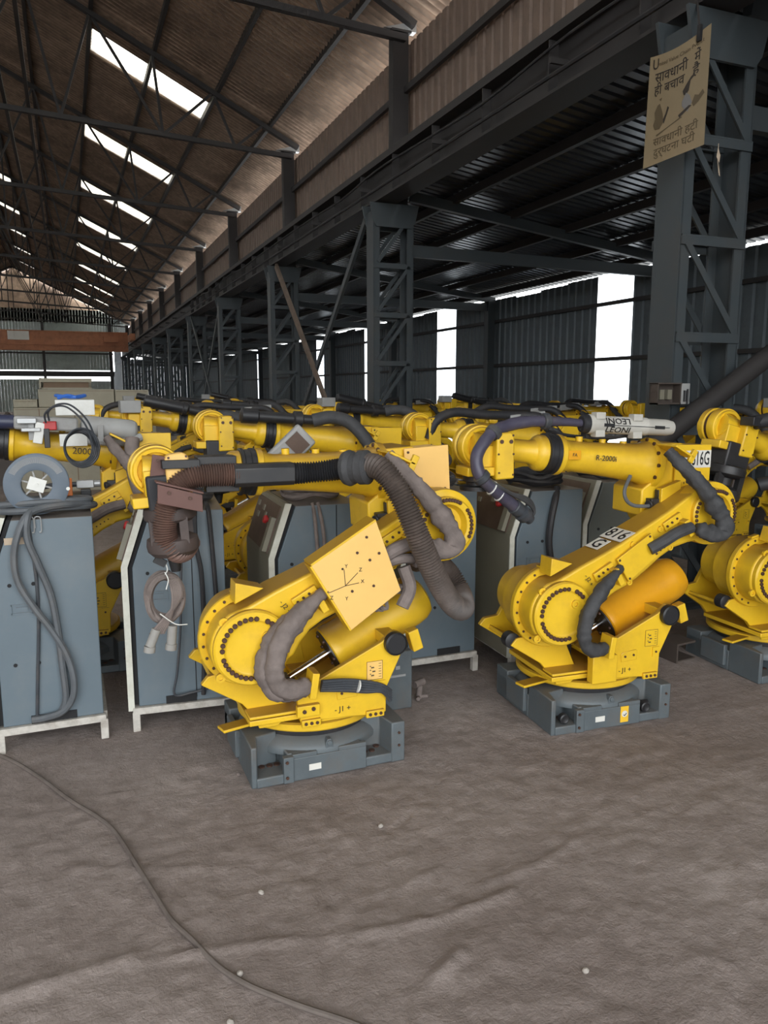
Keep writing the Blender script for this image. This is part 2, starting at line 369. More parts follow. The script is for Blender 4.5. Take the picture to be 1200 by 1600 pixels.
# ------------------------------------------------------------------ roof of the main hall
RX, SL, ZR = -3.3, .485, 7.35
def rz_(x): return ZR - SL*(x-4.25) if x >= RX else ZR - SL*((2*RX-x)-4.25)
def sheet_mesh(name, L, w, m, pitch=.15, amp=.022, prof='sine', sub=6, th=0):
    vs = []; fs = []
    if prof == 'sine':
        n = max(2, int(round(w/pitch))*sub); q = [(w*i/n, amp*math.cos(2*PI*i/sub)) for i in range(n+1)]
    else:
        q = []; k = max(1, int(round(w/pitch))); p = w/k
        for i in range(k): q += [(p*i, 0), (p*(i+.62), 0), (p*(i+.72), amp), (p*(i+.9), amp)]
        q.append((w, 0))
    for a, h in q: vs += [(0, a, h), (L, a, h)]
    for i in range(len(q)-1): fs.append((2*i, 2*i+1, 2*i+3, 2*i+2))
    mb = MB().add(vs, fs); return mb.mesh(name, M[m], angle=50 if prof == 'sine' else 20)
ceil_ = struct('ceiling')
rows = [(RX, -2.5), (-2.5, -1.55), (-1.55, .85), (.85, 3.22), (3.22, 5.3)]
segs = [(0, 1.2, 0), (1.2, 2.25, 1), (2.25, 4.2, 0), (4.2, 6.05, 0)]
ang = math.atan(SL); meshes = {}
nwin = 0
def roof_sheet(x0, x1, y, w, left, sky, lift):
    L = (x1-x0)/math.cos(ang) + .08
    key = (round(L, 2), round(w, 2), sky)
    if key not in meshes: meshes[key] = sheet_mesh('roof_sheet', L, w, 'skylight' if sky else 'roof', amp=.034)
    o = bpy.data.objects.new('roof_sheet', meshes[key]); COL.objects.link(o)
    if left: o.location = (2*RX-x0, y+w, rz_(x0)+lift); o.rotation_euler = (0, ang, PI)
    else: o.location = (x0, y, rz_(x0)+lift); o.rotation_euler = (0, ang, 0)
    return o
for k in range(-2, 11):
    for ri, (x0, x1) in enumerate(rows):
        for a, b, sky in segs:
            for left in (0, 1):
                y = colY(k)+a
                if y > YEND-.5: continue
                sk = sky and ri in (1, 3)
                o = roof_sheet(x0, x1, y, b-a, left, bool(sk), -.02*ri + random.uniform(-.004, .004))
                if sk:
                    nwin += 1; o.name = f'window_{nwin}'; o['kind'] = 'structure'
                else: o.parent = ceil_
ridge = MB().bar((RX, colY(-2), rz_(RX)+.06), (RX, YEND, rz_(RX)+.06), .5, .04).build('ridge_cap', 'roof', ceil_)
PX = [-2.9, -2.5, -1.55, -.35, .85, 2.0, 3.22, 4.3]
for x in PX:
    for left in (0, 1):
        xx = 2*RX-x if left else x
        b = MB().bar((xx, colY(-2), rz_(xx)-.11), (xx, YEND, rz_(xx)-.11), .07, .12).build('purlin_beam', 'steel_dark'); b['kind'] = 'structure'
for x, z in ((-.35, 7.0), (-.75, 7.0), (-5.2, 7.0)):
    b = MB().bar((x, colY(-2), z), (x, YEND, z), .06, .08).build('tie_runner_beam', 'steel_dark'); b['kind'] = 'structure'
def chord_z(x): return 6.62 + .43*(1-abs(x-RX)/8.05)
def make_truss():
    t = struct('roof_truss_beam')
    for sgn in (1, -1):
        X = lambda x: x if sgn > 0 else 2*RX-x
        MB().bar((RX, 0, rz_(RX)-.22), (X(4.9), 0, rz_(4.9)-.22), .09, .11, up=(0,1,0)).build('rafter', 'steel_dark', t)
        MB().bar((RX, 0, chord_z(RX)), (X(4.75), 0, chord_z(4.75)), .09, .10, up=(0,1,0)).build('bottom_chord', 'steel_dark', t)
        web = [(4.15, 1, 3.55, 0), (3.55, 0, 3.12, 1), (3.12, 1, 2.1, 0), (2.1, 0, 1.95, 1), (2.1, 0, .82, 1), (.82, 1, .2, 0), (.2, 0, -.35, 1), (-.35, 1, -1.5, 0), (-1.5, 0, -1.5, 1), (-1.5, 0, RX, 1)]
        for a, ua, b, ub in web:
            za = rz_(a)-.22 if ua else chord_z(a); zb = rz_(b)-.22 if ub else chord_z(b)
            MB().bar((X(a), 0, za), (X(b), 0, zb), .05, .05, up=(0,1,0)).build('web_strut', 'steel_dark', t)
    MB().bar((RX, 0, chord_z(RX)), (RX, 0, rz_(RX)-.22), .06, .06, up=(0,1,0)).build('king_post', 'steel_dark', t)
    return t
truss = make_truss(); truss.location = (0, colY(-1)+.25, 0); tk = tree(truss)
for k in range(0, 11): dup(truss, (0, colY(k)+.25, 0), kids=tk)

# ------------------------------------------------------------------ lattice columns, crane girder, clerestory
def make_column(flip):
    c = struct('lattice_column')
    for sx, xw, xf in ((-1, .17, .09), (1, .78, -.09)):
        m = MB(); X = 4 + xw
        m.box((X, .135, 2.1), (.016, .27, 4.2)); m.box((X+xf/2, .008, 2.1), (abs(xf), .016, 4.2)); m.box((X+xf/2, .262, 2.1), (abs(xf), .016, 4.2))
        m.build('leg', 'steel', c)
    for side, y in ((0, -.012), (1, .29)):
        for i in range(7):
            z = .03 + .69*i
            MB().box((4.475, y+(.02 if not side else -.02), z), (.61, .055, .012)).box((4.475, y, z-.03), (.61, .012, .07)).build('lacing_angle', 'steel', c)
            if i < 6:
                za, zb = z+.02, z+.66
                if flip: a, b = (4.72, y, za), (4.21, y, zb)
                else: a, b = (4.23, y, za), (4.72, y, zb)
                MB().bar(a, b, .05, .012, up=(0,1,0)).bar(Vector(a)+Vector((0,.02,.02)), Vector(b)+Vector((0,.02,.02)), .012, .05, up=(0,1,0)).build('lacing_diagonal', 'steel', c)
    MB().uz([(4.2,3.98),(4.74,3.98),(4.80,4.06),(4.86,4.30),(4.10,4.30),(4.15,4.06)], -.03, .0).build('cap_plate', 'steel', c)
    MB().uz([(4.2,3.98),(4.74,3.98),(4.80,4.06),(4.86,4.30),(4.10,4.30),(4.15,4.06)], .27, .30).build('cap_plate', 'steel', c)
    MB().box((4.475, .135, .012), (.8, .5, .024)).build('base_plate', 'steel', c)
    MB().box((4.70, .36, 5.5), (.24, .16, 2.5)).box((4.70, .36, 6.72), (.3, .24, .03)).build('upper_post', 'steel_dark', c)
    MB().uz([(4.45, 6.75), (4.95, 6.75), (4.95, 6.9)], .3, .42).build('gusset_plate', 'light_metal', c)
    MB().bar((4.8, .135, 3.70), (9.75, .135, 3.66), .08, .17).build('tie_beam', 'steel', c)
    MB().bar((4.8, .135, 4.46), (9.75, .135, 3.83), .09, .14).build('lean_to_rafter', 'steel', c)
    MB().box((9.62, .135, 1.9), (.18, .2, 3.8)).build('wall_post', 'steel', c)
    return c
colA = make_column(True); colA.location = (0, colY(0), 0); colA.name = 'lattice_column'
colB = make_column(False); colB.location = (0, colY(1), 0); kb = tree(colB)
for k in range(2, 11): dup(colB, (0, colY(k), 0), kids=kb)
dup(colA, (0, colY(-1), 0))
LY = (GATE_Y, YEND)
gd = MB()
gd.box((4.36, (LY[0]+LY[1])/2, 4.33), (.34, LY[1]-LY[0], .03)).box((4.36, (LY[0]+LY[1])/2, 4.57), (.02, LY[1]-LY[0], .46)).box((4.36, (LY[0]+LY[1])/2, 4.81), (.34, LY[1]-LY[0], .03))
gd.box((4.36, (LY[0]+LY[1])/2, 4.86), (.07, LY[1]-LY[0], .07))
o = gd.build('crane_girder_beam', 'steel_dark'); o['kind'] = 'structure'
for k in range(-1, 44):
    st = MB().box((4.25, colY(0)+k*1.2125+.6, 4.57), (.10, .016, .44)).build('girder_stiffener', 'steel_dark', o) if k < 20 else None
wk = MB().box((4.62, (LY[0]+LY[1])/2, 5.02), (.34, LY[1]-LY[0], .03)).box((4.46, (LY[0]+LY[1])/2, 5.0), (.03, LY[1]-LY[0], .16)).build('walkway_beam', 'steel_dark'); wk['kind'] = 'structure'
rail = MB().tube(cr([(4.17, y, 4.66 + .05*math.sin(y*1.9)*math.sin(y*.7)) for y in np.arange(-3, 60, 1.5)], 4), .014, 6).tube([(4.12, -3, 4.42), (4.12, 60, 4.42)], .02, 6).build('conductor_rail_trim', 'rubber'); rail['kind'] = 'structure'
for k in range(0, 24):
    MB().bar((4.11, -1+k*2.4, 4.55), (4.3, -1+k*2.4, 4.55), .03, .05).build('rail_bracket', 'steel_dark', rail)
wu = struct('wall_upper')
for row, (z0, z1) in enumerate(((5.12, 5.93), (5.93, 6.62))):
    me = sheet_mesh('panel', z1-z0, 1.0125, 'clad', .2, .03, 'trap')
    y = GATE_Y
    while y < YEND-.5:
        o = link('panel', me, wu); o.location = (4.86+.012*row, y, z1); o.rotation_euler = (0, PI/2, 0); y += 1.0125
g_ = MB().box((4.78, (LY[0]+LY[1])/2, 5.95), (.06, LY[1]-LY[0], .09)).build('girt_beam', 'steel_dark'); g_['kind'] = 'structure'
# cross braces between the columns
for nm, a, b, m, w in (('cross_brace_beam', (4.25, 16.45, 4.28), (4.3, 11.6, .05), 'timber', .12), ('cross_brace_beam', (4.32, 11.2, 4.3), (4.3, 16.3, .05), 'steel', .1),
                       ('cross_brace_beam', (4.25, 28.6, 4.28), (4.3, 23.2, .05), 'steel', .1), ('cross_brace_beam', (4.32, 23.2, 4.3), (4.3, 28.4, .05), 'steel', .1)):
    o = MB().bar(a, b, w, .05, up=(1,0,0)).build(nm, m); o['kind'] = 'structure'
o = MB().cyl((3.35, 4.42, .95), (6.2, 4.42, 2.69), .075, n=14).build('raking_pipe_beam', 'steel_dark'); o['kind'] = 'structure'

# ------------------------------------------------------------------ lean-to: roof, outer wall with daylight strips
lr = struct('roof')
la = math.atan((4.66-3.95)/5.2)
me = sheet_mesh('lean_to_sheet', 5.32, 1.0083, 'lean_roof', .168, .035, 'trap')
y = GATE_Y
while y < YEND-.5:
    o = link('lean_to_sheet', me, lr); o.location = (4.72, y, 4.66); o.rotation_euler = (0, la, 0); y += 1.0083
for x in (5.5, 6.5, 7.5, 8.5, 9.4):
    z = 4.66 - math.tan(la)*(x-4.72) - .08
    b = MB().box((x, (LY[0]+LY[1])/2, z), (.07, LY[1]-LY[0], .12)).build('purlin_beam', 'steel_dark'); b['kind'] = 'structure'
XW = 9.82
o = MB().prism([(4.9, 4.70), (10.1, 3.99), (10.1, 4.0), (4.9, 4.71)], lambda x, z, y: (x, y, z), GATE_Y, YEND).build('roof_bounce_sheet', 'bounce_pale', lr)  # added pale sheet, bounces skylight up to the underside of the hall roof
wr = struct('wall_right')
WINS = [(11.84, 12.89), (18.92, 20.06), (24.76, 25.86), (30.58, 31.55), (34.9, 35.9), (41.6, 42.53), (47.5, 48.5), (53.5, 54.5), (59.5, 60.5)]
WTOP = 3.86
mp = sheet_mesh('panel', WTOP, 1.0, 'lean_wall', .25, .035, 'trap'); mw = sheet_mesh('pane', WTOP+.06, 1.0, 'strip', .2, .03, 'trap')
y = GATE_Y; n = nwin
for a, b in WINS + [(YEND, YEND)]:
    k = max(1, round((a-y)/1.0)); w = (a-y)/k
    for i in range(k):
        dz = random.choice((0, 0, 0, .03, -.04))
        o = link('panel', mp, wr); o.location = (XW, y+i*w, WTOP+dz); o.rotation_euler = (0, PI/2, 0); o.scale = (1, w, 1)
    if b > a:
        n += 1; o = link(f'window_{n}', mw); o['kind'] = 'structure'; o.location = (XW+.01, a, WTOP+.06); o.rotation_euler = (0, PI/2, 0); o.scale = (1, b-a, 1)
    y = b
for z in (1.2, 2.28, 3.33):
    b = MB().box((XW-.06, (LY[0]+LY[1])/2, z), (.07, LY[1]-LY[0], .07)).build('girt_beam', 'steel_dark'); b['kind'] = 'structure'

# ------------------------------------------------------------------ remaining walls, far gable, travelling crane
wl = struct('wall_left')  # unseen wall, kept short so an added opening lets daylight onto the roof
me = sheet_mesh('panel', 6.0, 2.0, 'clad', .25, .03, 'trap')
y = GATE_Y
while y < YEND-1:
    o = link('panel', me, wl); o.location = (-11.6, y, 6.0); o.rotation_euler = (0, PI/2, 0); y += 2.0
wb = struct('wall_back')
MB().uz([(4.9, 0), (9.9, 0), (9.9, 3.9), (4.9, 4.6)], GATE_Y, GATE_Y+.04).build('panel', 'lean_wall', wb)
wf = struct('wall_far')
def far_panels(x0, x1, z0, z1, m, w=1.6, y=YEND):
    k = max(1, round((x1-x0)/w)); w = (x1-x0)/k
    for i in range(k):
        mb = MB(); kk = 7
        for j in range(kk):
            a = x0+w*i+w*j/kk; mb.add([(a, y, z0), (a+w/kk*.7, y, z0), (a+w/kk*.7, y, z1), (a, y, z1)], [(0,1,2,3)]); mb.add([(a+w/kk*.7, y-.03, z0), (a+w/kk, y-.03, z0), (a+w/kk, y-.03, z1), (a+w/kk*.7, y-.03, z1)], [(0,1,2,3)])
        mb.build('panel', m, wf, smooth=False)
far_panels(-11.6, 3.4, 3.27, 5.9, 'far_wall'); far_panels(-11.6, 3.9, 5.9, 8.0, 'far_wall'); far_panels(4.3, 9.8, 0, 4.2, 'lean_wall')
far_panels(-11.6, 1.2, 0, 2.55, 'far_wall'); far_panels(1.2, 3.4, 0, 2.42, 'far_wall'); far_panels(3.75, 4.3, 0, 5.9, 'lean_wall'); far_panels(3.4, 3.75, 0, 3.2, 'lean_wall'); far_panels(3.9, 4.8, 5.9, 8.0, 'far_wall')
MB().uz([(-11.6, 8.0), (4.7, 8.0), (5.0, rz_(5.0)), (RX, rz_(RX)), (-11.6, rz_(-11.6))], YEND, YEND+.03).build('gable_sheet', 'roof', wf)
MB().box((-4, YEND-.05, 2.98), (15.4, .12, .42)).box((-4, YEND-.05, 4.6), (15.4, .1, .12)).box((-1.5, YEND-.1, 3.5), (.2, .2, 7)).box((3.5, YEND-.1, 3.5), (.25, .2, 7)).build('girt_frame', 'steel_dark', wf)
cr_ = thing('travelling_crane', 'rust orange overhead travelling crane bridge spanning the far hall', 'crane', (0, 55.5, 0))
MB().box((-3.7, 0, 4.87), (15.4, .5, 1.15)).box((-3.7, 0, 5.47), (15.4, .62, .06)).box((-3.7, 0, 4.27), (15.4, .62, .06)).box((-3.7, -.29, 4.62), (15.4, .08, .07)).build('bridge_girder', 'crane', cr_)
for i in range(12): MB().box((-10.9+i*1.33, -.27, 4.87), (.05, .04, 1.1)).build('web_stiffener', 'crane', cr_)
MB().box((4.25, 0, 5.16), (.3, 2.6, .44)).build('end_carriage', 'crane', cr_)
MB().box((-2.65, -.33, 5.15), (1.25, .03, .55)).build('notice_plate', 'label_white', cr_)
MB().box((2.9, -.4, 5.0), (.9, .3, .35)).build('motor_box', 'crane', cr_)

# ------------------------------------------------------------------ industrial robot (own frame: x to its rear, -y towards its arm side, z up; forearm points to -x)
J2 = (-.345, .65); J3 = (.555, 1.08)
def xy(mb, poly, z0, z1): return mb.prism(poly, lambda x, y, z: (x, y, z), z0, z1)
def bolts(mb, c, r, a0, a1, n, y, br=.009, h=.012, ax=(0,-1,0), skip=()):
    for i in range(n):
        if i in skip: continue
        a = math.radians(a0+(a1-a0)*i/max(1, n-1)); p = (c[0]+r*math.cos(a), y, c[1]+r*math.sin(a))
        mb.lathe([(br, 0), (br, h*.7), (br*.75, h)], p, ax, 8)
    return mb
def arm_y(u):  # near face of the lower arm
    t = max(0, min(1, (u+.25)/.75)); return -.385 + .065*t
def make_robot(name, label, loc=(0,0,0), rz=0.0, pitch=0.0, dress='sleeve', paint='yellow', sleeve_m='fabric_dark', tool='disc', deep=False, panel='yellow', lean=0.0):
    n_before = set(COL.objects)
    t = thing(name, label, 'robot arm', loc, rz)
    Y = paint
    # ---- base
    b = MB()
    core = [(-.19,-.325),(.15,-.325),(.16,-.20),(.25,-.18),(.26,-.1),(.36,-.08),(.36,.26),(-.35,.26),(-.35,-.1),(-.27,-.1),(-.27,-.18),(-.20,-.20)]
    xy(b, core, .0, .125)
    xy(b, [(-.35,-.34),(-.325,-.34),(-.305,-.235),(-.21,-.215),(-.20,-.12),(-.35,-.10)], 0, .185)
    xy(b, [(.36,-.34),(.295,-.34),(.275,-.235),(.17,-.205),(.16,-.11),(.36,-.09)], 0, .19)
    xy(b, [(-.33,-.345),(-.19,-.345),(-.19,-.2),(-.31,-.22)], 0, .045); xy(b, [(.15,-.335),(.30,-.335),(.28,-.2),(.15,-.19)], 0, .045)
    xy(b, [(-.35,.14),(-.23,.14),(-.23,.27),(-.35,.27)], 0, .17); xy(b, [(.36,.14),(.24,.14),(.24,.27),(.36,.27)], 0, .17)
    b.box((-.352, .02, .09), (.03, .2, .13)).box((.365, .02, .09), (.03, .2, .13))
    base = b.build('base', 'base_grey', t, bevel=.006)
    MB().box((-.19, -.338, .062), (.045, .03, .118)).box((0.0, -.332, .054), (.34, .022, .104)).box((-.115, -.332, .115), (.11, .022, .02)).box((.105, -.332, .115), (.13, .022, .02)).build('front_plate', 'base_grey', base, bevel=.003)
    MB().lathe([(.338,.10),(.338,.122),(.328,.140),(.298,.164),(.27,.172)], (0,0,0), (0,0,1), 48).build('base_shoulder', 'base_grey', base)
    MB().lathe([(.285,.165),(.29,.175),(.29,.2),(.26,.205)], (0,0,0), (0,0,1), 48).build('seal_ring', 'rubber', base)
    MB().uz([(-.022,.105),(.022,.105),(.016,.15),(.008,.165),(-.008,.165),(-.016,.15)], -.335, -.30).lathe([(.012,0),(.012,.006)], (0,-.336,.148), (0,-1,0), 10).build('lifting_lug', 'base_grey', base, bevel=.002)
    m = MB()
    for p in ((-.19,.10),(-.19,.03)): m.lathe([(.007,0),(.007,.006)], (p[0]-.008,-.353,p[1]), (0,-1,0), 8)
    for p in ((.33,.14),(.33,.08)): m.lathe([(.006,0),(.006,.006)], (p[0],-.34,p[1]), (0,-1,0), 8)
    for x in (-.285,-.25,-.218,.185,.22,.255): m.lathe([(.014,0),(.014,.005)], (x, -.28+.035*((x*100)%3>1), .045), (0,0,1), 10)
    tag(m.build('bolts', 'bolt', base), kind='stuff')
    MB().box((-.07,-.3445,.055), (.055,.002,.028)).build('rating_label', 'label_white', base)
    # ---- turret
    MB().lathe([(.30,.202),(.325,.205),(.33,.212),(.33,.238),(.32,.245),(.0,.245)], (0,0,0), (0,0,1), 56).build('turntable_ring', Y, t)
    b = MB()
    side = [(-.135,.275),(.10,.262),(.235,.25),(.26,.26),(.262,.37),(.325,.50)] + arc((.30,.575),.052,-30,100,8) + [(.24,.585),(-.09,.435),(-.15,.39)]
    b.uz(side, -.355, -.325); b.uz([(p[0], p[1]) for p in side], .16, .19)
    b.uz([(-.53,.455),(-.50,.49),(-.42,.50),(-.33,.66),(-.25,.60),(-.21,.42),(-.16,.31),(-.05,.26),(-.30,.27),(-.36,.345)], -.235, -.205)
    b.uz([(-.53,.455),(-.50,.49),(-.42,.50),(-.33,.66),(-.14,.66),(.0,.5),(.05,.26),(-.30,.27),(-.36,.345)], .13, .16)
    b.box((-.10,-.10,.29), (.5,.46,.025)); b.box((-.22,-.285,.315), (.26,.10,.014)); b.box((.08,-.09,.35), (.30,.45,.02))
    b.box((-.43,-.03,.42), (.1,.34,.02), Matrix.Rotation(.5, 3, 'Y'))
    b.uz([(-.30,.245),(-.22,.245),(-.14,.31),(-.32,.31)], -.29, -.275); b.uz([(-.12,.245),(-.04,.245),(-.03,.30),(-.14,.30)], -.31, -.295)
    b.box((.06,-.325,.275), (.2,.04,.04)); b.box((-.36,-.16,.222), (.18,.07,.014), Matrix.Rotation(.25, 3, 'Z'))
    tur = b.build('turret', Y, t, bevel=.004)
    m = MB()
    for cx, cz, w in ((-.09,.268,.085),(.205,.262,.085)): MB().box((cx,-.36,cz), (w,.016,.032)).build('bolt_pad', Y, tur, bevel=.003)
    m.uz([(.03,.35),(.12,.355),(.125,.40),(.115,.41),(.035,.40),(.025,.39)], -.360, -.354); MB().box((.235,-.357,.385), (.04,.008,.05)).build('bolt_pad', Y, tur); MB().box((-.105,-.365,.33), (.10,.03,.05)).build('bolt_pad', Y, tur, bevel=.003)
    m.build('pad', Y, tur, bevel=.003)
    m = MB()
    for cx, cz in ((-.115,.268),(-.09,.268),(-.065,.267),(.18,.262),(.205,.262),(.23,.262)): m.lathe([(.0075,0),(.0075,.004)], (cx,-.368,cz), (0,-1,0), 8)
    for cx, cz in ((.05,.378),(.10,.382),(.235,.385)): m.lathe([(.006,0),(.006,.004)], (cx,-.360,cz), (0,-1,0), 8)
    for cx, cz in ((-.125,.33),(-.085,.338)): m.lathe([(.009,0),(.009,.006)], (cx,-.38,cz), (0,-1,0), 8)
    tag(m.build('bolts', 'bolt', tur), kind='stuff')
    MB().lathe([(.052,0),(.052,.03),(.045,.036),(.044,.030),(.0,.03)], (.30,-.352,.575), (0,-1,0), 24).build('pivot_cap', 'black', tur)
    if deep: MB().lathe([(.04,0),(.04,.05),(.03,.055),(0,.055)], (-.515,-.17,.475), (0,-1,0), 20).build('nose_pin', 'black', tur)
    MB().box((.205,-.3565,.46), (.075,.002,.085)).build('data_plate', panel if panel != 'yellow' else Y, tur)
    m = MB()
    for dx, dz, w, h in ((.0,.042,.075,.0015),(.0,-.042,.075,.0015),(-.037,0,.0015,.085),(.037,0,.0015,.085)): m.box((.205+dx,-.358,.46+dz), (w,.001,h))
    for i in range(6): m.box((.23,-.358,.43+.012*i), (.012,.001,.002))
    for i in range(3): m.box((.195+.006*(i%2),-.358,.438+.018*i), (.014,.001,.006)).box((.185,-.358,.445+.018*i), (.006,.001,.004))
    tag(m.build('printed_marks', 'print_faded', tur), kind='stuff')
    text('axis_mark', '- J1 +', .034, (.055,-.357,.305), (PI/2,0,0), 'print', tur)
    # ---- balancer
    a = Vector((.085,-.09,.475)); ax = Vector((.88,0,.445)).normalized(); L = .53; R = .125
    bal = MB().lathe([(R*.94,0),(R,.006),(R,.045),(R*.965,.052),(R*.965,L-.09),(R*.93,L-.05),(R*.8,L-.015),(R*.55,L),(0,L)], a, ax, 40).build('balancer', 'yellow_deep' if deep else Y, t)
    MB().lathe([(0,-.006),(R*.9,-.006),(R*.9,.002)], a, ax, 32, close=False).build('front_cover', 'black', bal)
    tag(bolts(MB(), (0,0), .09, 0, 300, 6, 0).xf(lambda p: a + ax.cross(Vector((0,1,0)))*p.z + Vector((0,1,0))*p.x + ax*(p.y-.004)).build('bolts', 'bolt', bal), kind='stuff')
    MB().cyl(a - ax*.005, a - ax*.24, .0195, n=14).build('piston_rod', 'chrome', bal)
    MB().box(a - ax*.26, (.06,.07,.07)).build('rod_end', 'black', bal)
    MB().box((.42,-.30,.56), (.05,.05,.10), Matrix.Rotation(-.3, 3, 'Y')).box((.30,-.12,.575), (.07,.44,.05)).build('trunnion', Y, bal, bevel=.004)
    # ---- shoulder flange and motor
    fl = MB().lathe([(.150,.0),(.150,.045),(.172,.05),(.172,.062),(.205,.064),(.209,.058),(.209,.032),(.200,.026),(.188,-.0),(.184,-.10),(.15,-.12),(.14,-.25),(.11,-.27),(0,-.27)], (-.33,-.20,.65), (0,-1,0), 56).build('shoulder_flange', Y, t)
    tag(bolts(MB(), (-.33,.65), .190, 40, 250, 14, -.262, .0065, .006).build('bolts', 'bolt', fl), kind='stuff')
    MB().box((-.375,-.245,.857), (.05,.03,.012), Matrix.Rotation(-.2, 3, 'Y')).build('stop_tab', Y, fl)
    MB().lathe([(.085,0),(.085,.06),(.07,.07),(.07,.14),(.05,.15),(0,.15)], (-.28,.06,.63), (0,1,0), 24).build('shoulder_motor', 'black', t)
    # ---- lower arm
    hub = arc(J2, .165, 118, 328, 26)
    poly = hub + [(-.165,.585),(-.135,.635),(-.09,.685),(-.03,.72),(.04,.745),(.10,.775),(.17,.82),(.25,.875),(.33,.915),(.42,.935)] + arc(J3, .135, -75, 95, 18) + [(.46,1.205),(.40,1.172),(.27,1.10),(.1,1.02),(0,.968),(-.12,.918),(-.24,.872),(-.36,.815)]
    m = MB(); n = len(poly)
    vs = [(p[0], arm_y(p[0]), p[1]) for p in poly] + [(p[0], -.155, p[1] - (.012 if p[1] > .8 and -.4 < p[0] < .5 else 0)) for p in poly]
    m.add(vs, [tuple(range(n)), tuple(range(n, 2*n))[::-1]] + [(i, n+i, n+(i+1)%n, (i+1)%n) for i in range(n)])
    arm = m.build('lower_arm', Y, t, bevel=.014, seg=3)
    m = MB()
    m.lathe([(.158,0),(.158,.022),(.150,.03),(.118,.03),(.112,.024),(.104,.022),(.06,.024),(0,.024)], (J2[0],-.385,J2[1]), (0,-1,0), 48)
    m.build('shoulder_hub', Y, arm)
    tag(bolts(bolts(MB(), J2, .124, 82, 178, 10, -.415, .0105, .01), J2, .124, 196, 284, 10, -.415, .0105, .01).build('bolts', 'bolt', arm), kind='stuff')
    tag(bolts(MB(), J2, .124, 40, 60, 3, -.415, .0115, .01).build('bolts', 'bolt', arm), kind='stuff')
    m = MB()
    for p, r in (((-.455,.765),.019),((-.475,.535),.019),((.06,.955),.015),((.23,1.02),.015),((.05,.765),.015),((.30,.92),.015)): MB().lathe([(r,0),(r,.014),(r*.5,.014),(r*.5,.008),(0,.008)], (p[0], arm_y(p[0])+.005, p[1]), (0,-1,0), 16).build('boss', Y, arm)
    m.lathe([(.02,0),(.02,.012),(.011,.012),(.011,.004),(0,.004)], (J2[0]+.06,-.405,J2[1]+.045), (0,-1,0), 16)
    m.build('boss', Y, arm)
    m = MB()
    wedge = [(-.405,.83),(-.285,.885),(-.40,.918)]
    m.uz(wedge, -.375, -.27)
    m.build('stop_wedge', Y, arm, bevel=.003)
    if not lean: text('axis_mark', '- J2 +', .030, (-.20,-.389,.80), (PI/2,PI/3.2,0), 'print', arm)
    m = MB(); A2 = Matrix.Rotation(-.5, 3, 'Y')
    for c, e in (((-.115,.835),(-.06,.815)),((.30,1.055),(.365,1.025))):
        MB().box((c[0], arm_y(c[0])-.008, c[1]), (.115,.02,.045), A2).build('clamp_pad', Y, arm, bevel=.003)
        MB().box((e[0], arm_y(e[0])-.035, e[1]), (.03,.07,.09), A2).build('clamp_bracket', Y, arm, bevel=.003)
    m = MB()
    for c in ((-.15,.818),(-.125,.833),(-.10,.848),(.262,1.035),(.29,1.052),(.32,1.07)): m.lathe([(.006,0),(.006,.006)], (c[0], arm_y(c[0])-.018, c[1]), (0,-1,0), 8)
    for i in range(6): m.lathe([(.0045,0),(.0045,.005)], (.17+.022*i, arm_y(.2)-.003, .873+.013*i), (0,-1,0), 6)
    tag(m.build('bolts', 'bolt', arm), kind='stuff')
    # ---- elbow joint
    el = MB().lathe([(.0,.012),(.085,.014),(.095,.03),(.10,.045),(.112,.048),(.128,.048),(.134,.042),(.134,.02),(.150,.018),(.163,.012),(.165,.0),(.165,-.07),(.155,-.075)], (J3[0],-.31,J3[1]), (0,-1,0), 48).build('elbow_disc', Y, arm)
    tag(bolts(bolts(MB(), J3, .120, 60, 100, 7, -.358, .009, .009), J3, .120, -25, 35, 8, -.358, .009, .009).build('bolts', 'bolt', el), kind='stuff')
    tag(bolts(MB(), J3, .120, 150, 235, 9, -.358, .009, .009).build('bolts', 'bolt', el), kind='stuff')
    # ---- upper arm housing + forearm, turned by pitch about the elbow axis
    ca, sa = math.cos(pitch), math.sin(pitch)
    def P(p):
        x, z = p[0]-J3[0], p[2]-J3[1]; return Vector((J3[0]+x*ca-z*sa, p[1], J3[1]+x*sa+z*ca))
    def up(mb, nm, m, par, **k): return mb.xf(P).build(nm, m, par, **k)
    m = MB()
    m.uz([(.265,1.05),(.40,1.02),(.62,.96),(.70,1.03),(.70,1.15),(.65,1.24),(.58,1.40),(.50,1.43),(.36,1.43),(.34,1.24),(.265,1.19)], -.135, .12)
    m.lathe([(.165,0),(.165,.12),(.15,.13),(0,.13)], (J3[0],-.03,J3[1]), (0,-1,0), 40)
    m.lathe([(.15,0),(.15,.10),(.13,.12),(0,.12)], (J3[0],.10,J3[1]), (0,1,0), 32)
    hs = up(m, 'elbow_housing', Y, t, bevel=.008)
    m = MB(); m.box((.565,-.150,1.315), (.225,.012,.215)); m.box((.54,-.10,1.418), (.17,.10,.01))
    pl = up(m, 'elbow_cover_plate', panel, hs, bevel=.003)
    m = MB()
    for x, z in ((.47,1.405),(.51,1.22),(.58,1.218),(.65,1.22)): m.lathe([(.006,0),(.006,.004)], (x,-.156,z), (0,-1,0), 8)
    tag(up(m, 'bolts', 'bolt', pl), kind='stuff')
    m = MB(); A3 = Matrix.Rotation(.5, 3, 'Y')
    m.box((.375,-.24,1.40), (.13,.16,.012), A3).box((.425,-.31,1.375), (.03,.02,.07), A3)
    up(m, 'sleeve_bracket', Y, hs, bevel=.003)
    up(MB().uz([(.34,1.2),(.46,1.24),(.46,1.16),(.34,1.09)], -.20, -.16), 'side_lug', Y, hs, bevel=.003)
